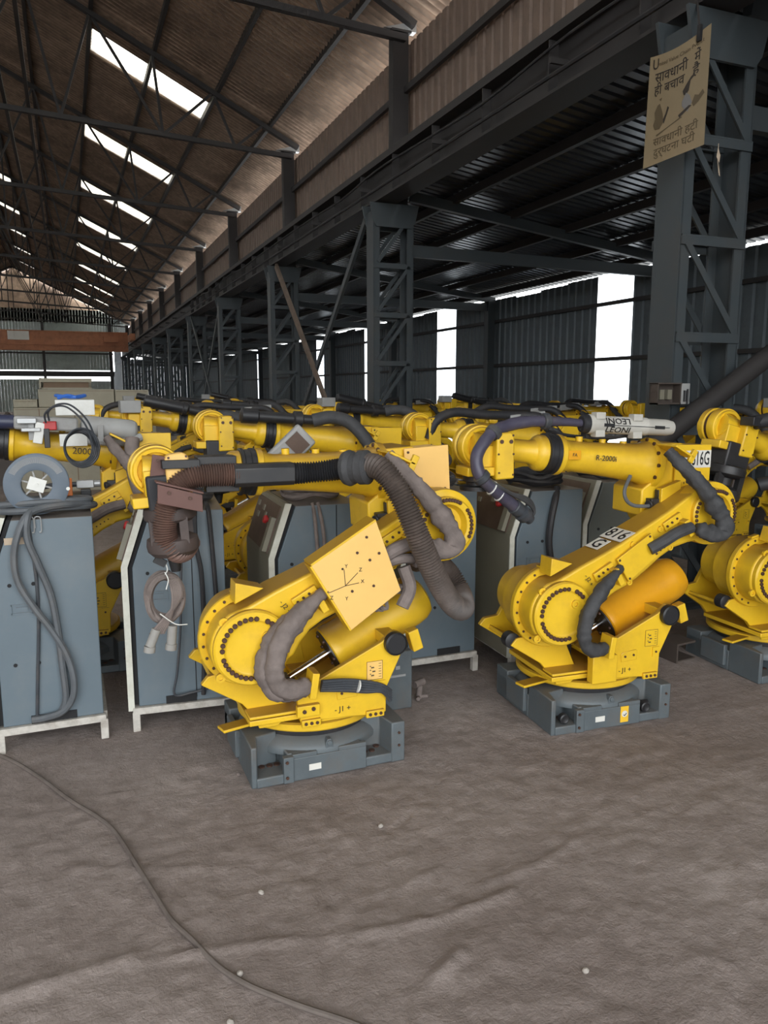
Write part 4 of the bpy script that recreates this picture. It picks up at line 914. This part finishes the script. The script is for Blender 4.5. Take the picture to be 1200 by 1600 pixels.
# wire spool standing on the first cabinet
sp = thing('cable_spool', 'slate plastic wire spool standing upright on the first grey cabinet', 'spool', (-.155, 3.93, 1.10))
sp.scale = (1.2, 1.2, 1.2)
sa = Vector((-.02,-1,.0)).normalized(); so = Vector((0,0,.122))
for s_ in (-.024, .024):
    MB().lathe([(.058,-.003),(.058,.003),(.066,.005),(.112,.005),(.118,.003),(.118,-.003),(.112,-.005),(.066,-.005),(.058,-.003)], so+sa*s_, sa, 48, close=False).build('flange', 'spool', sp)
MB().lathe([(.056,-.024),(.062,-.024),(.062,.024),(.056,.024),(.056,-.024)], so, sa, 36, close=False).build('barrel', 'spool', sp)
m = MB(); ex = sa.cross(Vector((0,0,1))).normalized(); ez = Vector((0,0,1))
for i in range(60):
    a = .5+2.2*i/60; e = ex*math.cos(a)+ez*math.sin(a); m.bar(so+sa*.0295+e*.084, so+sa*.0295+e*.108, .0016, .0016)
tag(m.build('ribs', 'pack_grey', sp), kind='stuff')
m = MB()
for i in range(6):
    a = .3+2*PI*i/6; e = ex*math.cos(a)+ez*math.sin(a); m.bar(so+sa*.01, so+sa*.01+e*.058, .010, .006)
m.build('spoke', 'pack_grey', sp)
MB().box(so+sa*.022, (.062,.008,.05), Matrix.Rotation(.35,3,'Y')).lathe([(.006,0),(.006,.006)], so+sa*.026, sa, 8).build('hub_plate', 'white', sp)
MB().lathe([(.007,0),(.007,.006)], so+sa*.028+ex*-.112+ez*-.02, sa, 10).build('eyelet', 'white', sp)
# thick cables heaped on the first cabinet and hanging down its side
cables('thick_cable', 'thick dark cables coiled under the spool, hanging down the first cabinet', [
    [(-.33,3.92,1.125),(-.22,3.86,1.13),(-.08,3.88,1.135),(.05,3.93,1.13),(.09,4.02,1.125),(-.02,4.08,1.13),(-.2,4.05,1.13),(-.32,4.0,1.125)],
    [(-.34,3.95,1.15),(-.2,3.9,1.16),(-.04,3.91,1.162),(.07,3.97,1.155),(.04,4.08,1.15),(-.12,4.1,1.155),(-.3,4.06,1.15)],
    [(.07,3.95,1.135),(-.03,3.87,1.15),(-.13,3.83,1.145),(-.20,3.785,1.12),(-.245,3.765,1.03),(-.265,3.765,.93),(-.255,3.765,.82),(-.20,3.765,.70),(-.13,3.765,.58),(-.075,3.765,.46),(-.05,3.765,.34),(-.06,3.765,.24),(-.11,3.77,.175),(-.19,3.775,.155),(-.24,3.785,.15)],
    [(-.16,3.84,1.14),(-.195,3.78,1.12),(-.205,3.773,1.02),(-.17,3.772,.90),(-.125,3.772,.75),(-.105,3.772,.58),(-.095,3.772,.40),(-.09,3.772,.24),(-.12,3.785,.16)]], .0165, 'cable_grey', 'cables')
cables('thin_cable', 'thin dark cable hanging straight down the first cabinet side', [[(-.20,3.793,1.10),(-.19,3.790,.98),(-.18,3.790,.80),(-.185,3.790,.6),(-.205,3.790,.35),(-.22,3.790,.15)]], .0075, 'cable')
hk = MB()
for dx in (0, .03): hk.tube(cr([(-.20+dx,3.79,1.06),(-.20+dx,3.79,1.105),(-.185+dx,3.79,1.112),(-.175+dx,3.79,1.10),(-.175+dx,3.79,1.045),(-.185+dx,3.79,1.04)], 5), .003, 6)
tag(hk.build('wire_hook', 'light_metal'), 'bent bright wire hooks over the top edge of the first cabinet', 'hook')
tag(MB().box((-.245,3.796,1.005), (.115,.003,.032)).build('tape_strip', 'tape'), 'beige tape strip stuck on the side of the first cabinet', 'tape')
# plug box, beige box and loops behind the spool
tag(MB().box((.0,4.2,1.13), (.16,.14,.055)).box((.06,4.2,1.14), (.05,.10,.075)).build('junction_block', 'black', bevel=.004), 'black junction block lying behind the spool on the first cabinet', 'box')
o = thing('connector_plug', 'grey metal connector plug with cable lying behind the cable heap', 'plug', (.06, 4.24, 1.182)); MB().box((0,0,.02), (.085,.04,.04)).cyl((.04,0,.02),(.075,0,.02),.018,n=12).build('shell', 'light_metal', o, bevel=.004); MB().tube(cr([(-.04,0,.02),(-.14,.0,.02),(-.25,.05,.0)], 6), .013, 8).build('lead', 'cable', o)
tag(MB().box((-.02,4.02,1.215), (.035,.02,.085)).build('lamp_housing', 'orange', bevel=.003), 'orange plastic lamp housing standing right beside the spool', 'lamp')
o = thing('power_supply', 'white device with red handle clipped on the dusty robot forearm', 'device', (-.18, 4.82, 1.46)); 
MB().box((.02,0,-.02), (.05,.05,.12), Matrix.Rotation(.2,3,'Y')).build('body', 'white', o, bevel=.004); MB().box((.08,0,.02), (.07,.05,.05)).build('grip', 'red', o, bevel=.006); MB().box((-.04,0,.05), (.10,.06,.03)).box((-.02,0,0), (.1,.08,.02)).build('clamp', 'light_metal', o, bevel=.003); MB().box((.06,-.01,-.05), (.03,.04,.11)).build('side_block', 'black', o, bevel=.003)
lp = []
for i in range(5):
    r_ = .085+.006*i; c_ = Vector((.045+.004*i, 4.70-.012*i, 1.36)); lp.append([c_+Vector((r_*.85*math.cos(a), .01*math.sin(3*a+i), r_*math.sin(a))) for a in np.linspace(0, 2*PI, 13)])
lp.append([Vector((.12,4.66,1.38)),Vector((.08,4.65,1.50)),Vector((0,4.66,1.585)),Vector((-.07,4.68,1.59)),Vector((-.12,4.72,1.55)),Vector((-.12,4.76,1.50))]); lp.append([p+Vector((.018,-.01,.012)) for p in lp[-1]])
cables('cable_coil', 'coiled dark cable loop hanging over the dusty robot forearm', lp, .006, 'cable', n=6, k=6)
o = thing('carton', 'white box lying on the grey tube of the dusty robot', 'box', (.04, 4.98, 1.535)); MB().box((0,0,.045), (.215,.16,.09)).build('body', 'white', o, bevel=.003)
tag(MB().tube(cr([(-.05,4.95,1.635),(0,4.92,1.65),(.06,4.94,1.64),(.10,5.0,1.65),(.03,5.03,1.64),(-.06,5.0,1.65),(-.03,4.94,1.645),(.05,4.92,1.64)], 6), .010, 7).build('blue_strap', 'blue'), 'bright blue strap bunched on top of the white box', 'strap')
tag(MB().box((.02,4.84,1.395), (.15,.05,.07)).build('paper_card', 'white', bevel=.002), 'white card tucked between dusty robot forearm and tube', 'card')
# pendant with e-stop, on the cable heap of the third cabinet
tp = thing('teach_pendant', 'dusty grey teach pendant with red stop button leaning on cables', 'control pendant', (.90, 3.93, 1.20), 0)
RT = Matrix.Rotation(.80, 3, 'Y') @ Matrix.Rotation(.15, 3, 'X')
def tpb(mb, c, d_): return mb.box(RT @ Vector(c) + Vector((0,0,.02)), d_, RT)
tpb(MB(), (0,0,.20), (.135,.05,.30)).build('body', 'pack_grey', tp, bevel=.012); tpb(MB(), (0,-.026,.275), (.10,.006,.085)).build('screen', 'op_panel', tp); 
m = MB()
for i in range(4):
    for j in range(3): tpb(m, (-.025+.025*j,-.027,.09+.028*i), (.016,.006,.016))
tag(m.build('keys', 'cab_door', tp), kind='stuff')
MB().lathe([(.010,0),(.010,.012),(.014,.014),(.014,.024),(0,.026)], RT @ Vector((.05,-.025,.205)) + Vector((0,0,.02)), RT @ Vector((0,-1,0)), 14).build('stop_button', 'red', tp)
def heap(name, label, c, rx, ry, n, r, m, seed, zt):
    rg = random.Random(seed); runs = []
    for i in range(n):
        a0 = rg.random()*6; k = rg.uniform(.75, 1.05); runs.append([Vector((c[0]+rx*k*math.cos(a0+a), c[1]+ry*k*math.sin(a0+a), zt+r+rg.uniform(0,.03)+.012*(i//2))) for a in np.linspace(0, 5.6, 10)])
    return cables(name, label, runs, r, m, n=7, k=6)
heap('cable_heap', 'dusty brown cables heaped on top of the third cabinet', (1.20, 4.02), .16, .18, 14, .016, 'fabric', 3, 1.102)
heap('cable_heap', 'black cables heaped on the khaki-fronted cabinet top', (2.66, 4.07), .15, .2, 7, .016, 'rubber', 5, 1.102)
heap('cable_heap', 'black cables heaped on the dark olive cabinet top', (3.31, 4.24), .15, .2, 7, .016, 'rubber', 9, 1.102)
heap('cable_heap', 'dark cables heaped on the cabinet behind the hose loop', (2.02, 4.24), .15, .2, 5, .016, 'cable', 12, 1.102)
heap('cable_heap', 'dark cables heaped on the cabinet behind the hanging coil', (.55, 4.15), .14, .2, 5, .016, 'fabric_dark', 14, 1.102)
cables('drop_cable', 'pair of black cables hanging down the second cabinet side', [
    PX([(306,788,3.86),(304,800,3.77),(306,850,3.76),(315,900,3.76),(319,1000,3.765),(318,1085,3.765)], 3.78), PX([(322,785,3.87),(326,800,3.77),(331,850,3.755),(337,920,3.755),(343,1000,3.755),(345,1075,3.755)], 3.78)], .0115, 'rubber')
cables('thin_cable', 'thin dark cable down the second cabinet to its cutout', [PX([(284,865),(283,900),(282,980),(277,1050),(273,1085),(300,1082),(335,1072)], 3.765)], .006, 'cable')
cables('drop_cable', 'brown cables and hooks hanging down the third cabinet', [[(1.13,3.745,1.11),(1.135,3.728,1.06),(1.14,3.715,.96),(1.15,3.715,.8),(1.15,3.715,.6)],[(1.16,3.745,1.11),(1.165,3.725,1.06),(1.18,3.715,.95),(1.19,3.715,.75)]], .010, 'fabric')
cables('drop_cable', 'thick black cable arching down the khaki-fronted cabinet side', [[(2.66,3.80,1.11),(2.62,3.755,1.05),(2.585,3.74,.93),(2.575,3.74,.8),(2.60,3.74,.66),(2.65,3.745,.5)]], .02, 'rubber')
# coil of dirty cables hanging from the nearest robot's tool flange
co = thing('hanging_cable_coil', 'coil of dirty pinkish-brown cables tied under the wrist of the nearest robot', 'cable coil', (.335, 3.285, .82))
m = MB()
for i in range(7):
    pts = []
    for a in np.linspace(0, 2*PI, 15):
        rr = 1+.05*math.sin(a*2+i); pts.append(Vector(((.072-.004*(i%3))*rr*math.cos(a), -.02+.018*(i%4)+.008*math.sin(a*3+i), (.098-.005*(i%3))*rr*math.sin(a)-.01)))
    m.tube(cr(pts, 5), .013, 7)
m.build('coil', 'fabric', co)
m = MB()
for i in range(6): m.tube(cr([(.02+.006*i,-.03,.075),(.028+.006*i,-.05,.0),(.012-.004*i,-.055,-.08),(-.02-.01*i,-.05,-.15)], 6), .008, 6)
m.build('tail', 'fabric', co)
m = MB()
for a, b in (((-.045,-.05,-.13),(-.075,-.05,-.20)),((.02,-.05,-.12),(.012,-.05,-.20))): m.cyl(a, b, .02, n=12).cyl(b, Vector(b)+Vector((-.004,0,-.025)), .024, n=12)
m.build('connector', 'conc', co)
m = MB().tube(cr([(0,-.045,.11),(.01,-.06,.08),(.0,-.06,.04)], 4), .0025, 5).tube(cr([(.0,-.02,.16),(.012,-.03,.12),(0,-.045,.1)], 4), .0025, 5).tube(cr([(-.03,-.065,-.06),(.03,-.07,-.11),(.08,-.06,-.12)], 4), .0025, 5); m.build('tie_wire', 'white', co)
# electric box on the near column, dead leaf, sign
jb = thing('socket_box', 'grey open socket box fixed on the near lattice column', 'electrical box', (4.05, 4.48, 1.58))
MB().box((0,.04,.075), (.22,.01,.15)).box((-.105,0,.075), (.01,.08,.15)).box((.105,0,.075), (.01,.08,.15)).box((0,0,.15), (.22,.09,.01)).box((0,0,.005), (.22,.08,.01)).build('case', 'steel_brown', jb)
MB().box((.15,-.01,.075), (.08,.06,.15)).build('side_case', 'pack_grey', jb, bevel=.003); MB().box((-.03,.02,.07), (.04,.04,.07)).box((.04,.02,.07), (.04,.04,.07)).build('breaker', 'cab_door', jb); MB().cyl((.14,-.045,.1),(.14,-.045,.02),.012,n=8).cyl((.165,-.045,.11),(.165,-.045,.0),.008,n=8).build('lever', 'black', jb)
lf = MB().add([(4.36,4.44,3.38),(4.375,4.43,3.32),(4.37,4.43,3.27),(4.35,4.44,3.31)], [(0,1,2,3)]).add([(4.37,4.43,3.27),(4.375,4.43,3.23),(4.385,4.43,3.18),(4.37,4.43,3.19)], [(0,1,2,3)]).tube([(4.362,4.44,3.40),(4.365,4.44,3.28),(4.372,4.432,3.2)], .003, 5).build('hanging_rag', 'tape'); tag(lf, 'small dry tan shred dangling from the near lattice column', 'rag')
SY = 4.36
c_ = [at(1017,90,SY), at(1112,36,SY), at(1100,226,SY), at(1005,264,SY)]
sg = thing('warning_sign', 'tan board with Hindi safety slogan hung high on the near column', 'sign', (0, 0, 0))
n = 8; vs = []; fs = []
for j in range(n+1):
    for i in range(n+1):
        a, b = i/n, j/n; p = c_[0].lerp(c_[1], a).lerp(c_[3].lerp(c_[2], a), b); p.z += -.03*math.sin(PI*a)*(1-b) ; p.y += .02*math.sin(PI*a); vs.append(p)
N_ = len(vs); vs += [p+Vector((0,.004,0)) for p in vs]
for j in range(n):
    for i in range(n):
        q = j*(n+1)+i; fs.append((q, q+1, q+n+2, q+n+1)); fs.append((N_+q, N_+q+n+1, N_+q+n+2, N_+q+1))
for i in range(n): fs += [(i, N_+i, N_+i+1, i+1), (n*(n+1)+i, n*(n+1)+i+1, N_+n*(n+1)+i+1, N_+n*(n+1)+i), (i*(n+1), (i+1)*(n+1), N_+(i+1)*(n+1), N_+i*(n+1)), (i*(n+1)+n, N_+i*(n+1)+n, N_+(i+1)*(n+1)+n, (i+1)*(n+1)+n)]
MB().add(vs, fs).build('board', 'sign', sg)
def on_sign(mb, dy=-.004):   # local board coordinates a (0..1 across), b (0..1 down) -> the board surface
    def f(p):
        a, b = p.x, p.y; q = c_[0].lerp(c_[1], a).lerp(c_[3].lerp(c_[2], a), b); q.z += -.03*math.sin(PI*a)*(1-b); q.y += .02*math.sin(PI*a) + dy - p.z; return q
    return mb.xf(f)
def sign_text(body, a0, a1, b, hgt, m):
    c = bpy.data.curves.new('t', 'FONT'); c.body = body; c.size = 1; c.extrude = 0; c.resolution_u = 3; c.offset = .01
    t = bpy.data.objects.new('t', c); me = bpy.data.meshes.new_from_object(t)
    vs = [v.co.copy() for v in me.vertices]; fs = [tuple(p.vertices) for p in me.polygons]
    bpy.data.objects.remove(t); bpy.data.curves.remove(c); bpy.data.meshes.remove(me)
    if not vs: return
    x0 = min(v.x for v in vs); x1 = max(v.x for v in vs)
    mb = MB().add([Vector((a0+(v.x-x0)/(x1-x0)*(a1-a0), b-(v.y-.35)*hgt, 0)) for v in vs], fs)
    on_sign(mb).build('lettering', m, sg, smooth=False)
sign_text('U', .05, .15, .075, .13, 'print'); sign_text('nited Value Chain Pvt. Lt', .16, .90, .082, .05, 'print_faded')
sign_text('सावधानी', .10, .66, .20, .125, 'print'); sign_text('में', .76, .86, .19, .125, 'print')
sign_text('ही बचाव', .10, .62, .315, .12, 'print'); sign_text('है', .74, .85, .30, .12, 'print')
sign_text('सावधानी हटी', .14, .88, .79, .10, 'print_faded'); sign_text('दुर्घटना घटी', .16, .84, .89, .10, 'print_faded')
def blob(pts, m, z=0): on_sign(MB().add([Vector((p[0], p[1], z)) for p in pts], [tuple(range(len(pts)))])).build('picture', m, sg, smooth=False)
blob([(.13,.52),(.18,.46),(.22,.45),(.25,.50),(.28,.55),(.30,.63),(.24,.685),(.16,.68),(.12,.63),(.15,.58)], 'print_faded'); blob([(.28,.62),(.33,.56),(.36,.50),(.385,.52),(.36,.57),(.31,.65)], 'print'); blob([(.20,.41),(.25,.40),(.235,.43)], 'print_faded')
blob([(.60,.43),(.66,.38),(.72,.34),(.79,.32),(.77,.35),(.72,.37),(.70,.45),(.66,.48),(.62,.47)], 'print'); blob([(.60,.52),(.66,.46),(.72,.5),(.76,.57),(.70,.64),(.64,.60),(.60,.56)], 'print_grey'); blob([(.55,.63),(.72,.585),(.76,.60),(.57,.66)], 'print'); blob([(.76,.58),(.80,.52),(.86,.54),(.92,.51),(.95,.55),(.86,.60),(.79,.62)], 'print_faded')
blob([(.18,.73),(.40,.69),(.60,.655),(.62,.665),(.40,.70),(.20,.745)], 'print_faded')
MB().box(c_[0].lerp(c_[1], .78)+Vector((.0,-.012,-.02)), (.02,.03,.10)).build('clip', 'black', sg)
MB().bar(c_[0].lerp(c_[1], .8)+Vector((0,.0,.0)), Vector((4.2, 4.56, c_[1].z+.25)), .012, .012).build('hanger_wire', 'steel_dark', sg)
# small things on the floor
def block(name, label, cat, loc, rz, fn): o = thing(name, label, cat, loc, rz); fn(o); return o
block('steel_channel', 'short dark steel channel lying on the floor by the frame-edge robot', 'channel', (3.47, 3.62, 0), .1, lambda o: (MB().box((0,0,.125), (.16,.16,.012)).box((-.075,0,.06), (.012,.16,.12)).box((.02,.02,.006), (.18,.16,.012)).build('profile', 'steel_brown', o), ))
block('grey_box', 'low grey sheet-metal box on the floor behind the nearest robot base', 'box', (1.52, 3.70, 0), 0, lambda o: (MB().box((0,0,.16), (.19,.28,.32)).build('case', 'base_grey', o, bevel=.006), MB().box((.01,-.142,.19), (.09,.006,.012)).box((.01,-.142,.235), (.025,.006,.02)).build('label', 'light_metal', o)))
block('pipe_fitting', 'small rusty metal pipe fitting lying by the grey floor box', 'fitting', (1.70, 3.66, .0), .3, lambda o: (MB().cyl((0,0,.0),(0.01,0,.075),.017,n=12).cyl((-.03,0,.085),(.035,0,.09),.02,n=12).cyl((0,0,.01),(.04,-.03,.012),.011,n=8).cyl((0,0,.01),(-.03,-.03,.012),.011,n=8).build('body', 'fabric', o), ))
peb = MB()
for i, (px, py) in enumerate(((375,1525),(595,1292),(915,1518),(373,1212),(447,1205),(360,1600),(408,1398))):
    p = gz(px, py); m = MB().lathe([(0,-.006),(.009,-.004),(.011,.002),(.006,.008),(0,.009)], (p.x,p.y,floor_z(p.x,p.y)+.005), (.2*i-.5,.3,1), 9)
    tag(m.build('pebble', 'stone' if i != 3 else 'fabric'), ('small pale pebble touching the floor cable low in the picture', 'small pale pebble alone on open floor between the two front robots', 'small pale pebble alone on bare floor farthest below robot 816 G', 'brown nut-sized lump beside the nearest robot base', 'pale pebble in front of the nearest robot base corner', 'pale pebble at the picture bottom, left of the floor cable', 'pale pebble on open floor above the long mud ridge')[i], 'pebble', 'loose pebbles on the floor')
fc = [gz(px, py) for px, py in ((-60,1165),(8,1186),(60,1215),(110,1255),(150,1278),(180,1302),(215,1360),(245,1405),(268,1440),(300,1472),(340,1510),(385,1542),(430,1562),(480,1580),(550,1602),(640,1640))]
fc = [Vector((p.x, p.y, floor_z(p.x, p.y)+.007)) for p in fc]
tag(MB().tube(cr(fc, 8), .0085, 8).build('floor_cable', 'mud'), 'long mud-caked cable snaking across the dusty floor', 'cable')
# long beige cabinets and boxes at the left back
def crate(label, x0, x1, y, z0, z1, d, mt='carton', split=None):
    o = thing('beige_cabinet', label, 'cabinet', ((x0+x1)/2, y+d/2, z0), 0, 'beige cabinets stacked at the back')
    MB().box((0,0,(z1-z0)/2), (x1-x0, d, z1-z0)).build('body', mt, o, bevel=.008)
    if split:
        for s_ in split: MB().box((s_-(x0+x1)/2, -d/2-.001, (z1-z0)/2), (.012,.004,z1-z0-.03)).build('panel_joint', 'carton_brown', o)
    MB().box((0,-d/2-.002,(z1-z0)-.03), (x1-x0-.04,.004,.006)).build('lid_seam', 'carton_brown', o)
    return o
crate('long beige cabinet lying on top of the stack', -.44, .745, 14.0, 1.405, 1.70, .6)
crate('shorter beige cabinet lying end-on beside the long top one', .76, 1.31, 14.0, 1.405, 1.69, .6)
crate('wide beige cabinet under the long top one', -.82, .45, 13.9, 0, 1.40, .7, split=(-.44, .1))
crate('beige cabinet with two joints in the lower stack', .47, 1.40, 13.9, 0, 1.40, .7, split=(.62,.95))
crate('low beige cabinet projecting at the end of the stack', -.82, -.46, 14.0, 1.405, 1.53, .6)
o = thing('open_crate', 'brown open crate sitting on the long beige cabinet', 'crate', (.0, 14.25, 1.705)); MB().box((0,0,.01), (.8,.5,.02)).box((-.4,0,.09), (.03,.5,.18)).box((0,.24,.09), (.8,.03,.18)).box((0,-.24,.14), (.8,.03,.06)).build('frame', 'carton', o); MB().box((0,.0,.07), (.7,.4,.1)).build('contents', 'carton_brown', o)
for i, (x, y, h_, w_) in enumerate(((-1.05,15.5,1.28,.5),(-1.9,16,1.15,.8),(-2.9,16.4,1.3,.8))):
    o = thing('machine_part_pallet', ('brown machine part heap nearest the beige stack','brown machine part heap in the middle of three','brown machine part heap farthest from the beige stack')[i], 'scrap', (x, y, 0)); MB().box((0,0,h_*.35), (w_, .6, h_*.7)).build('crate', 'steel_brown', o, bevel=.01)
    m = MB(); rg = random.Random(i)
    for k in range(9): m.cyl((rg.uniform(-.4,.4)*w_, rg.uniform(-.25,.1), h_*.7), (rg.uniform(-.4,.4)*w_, rg.uniform(-.25,.1), h_*rg.uniform(.85,1)), .05, n=10)
    tag(m.build('machine_parts', 'steel_brown', o), kind='stuff')
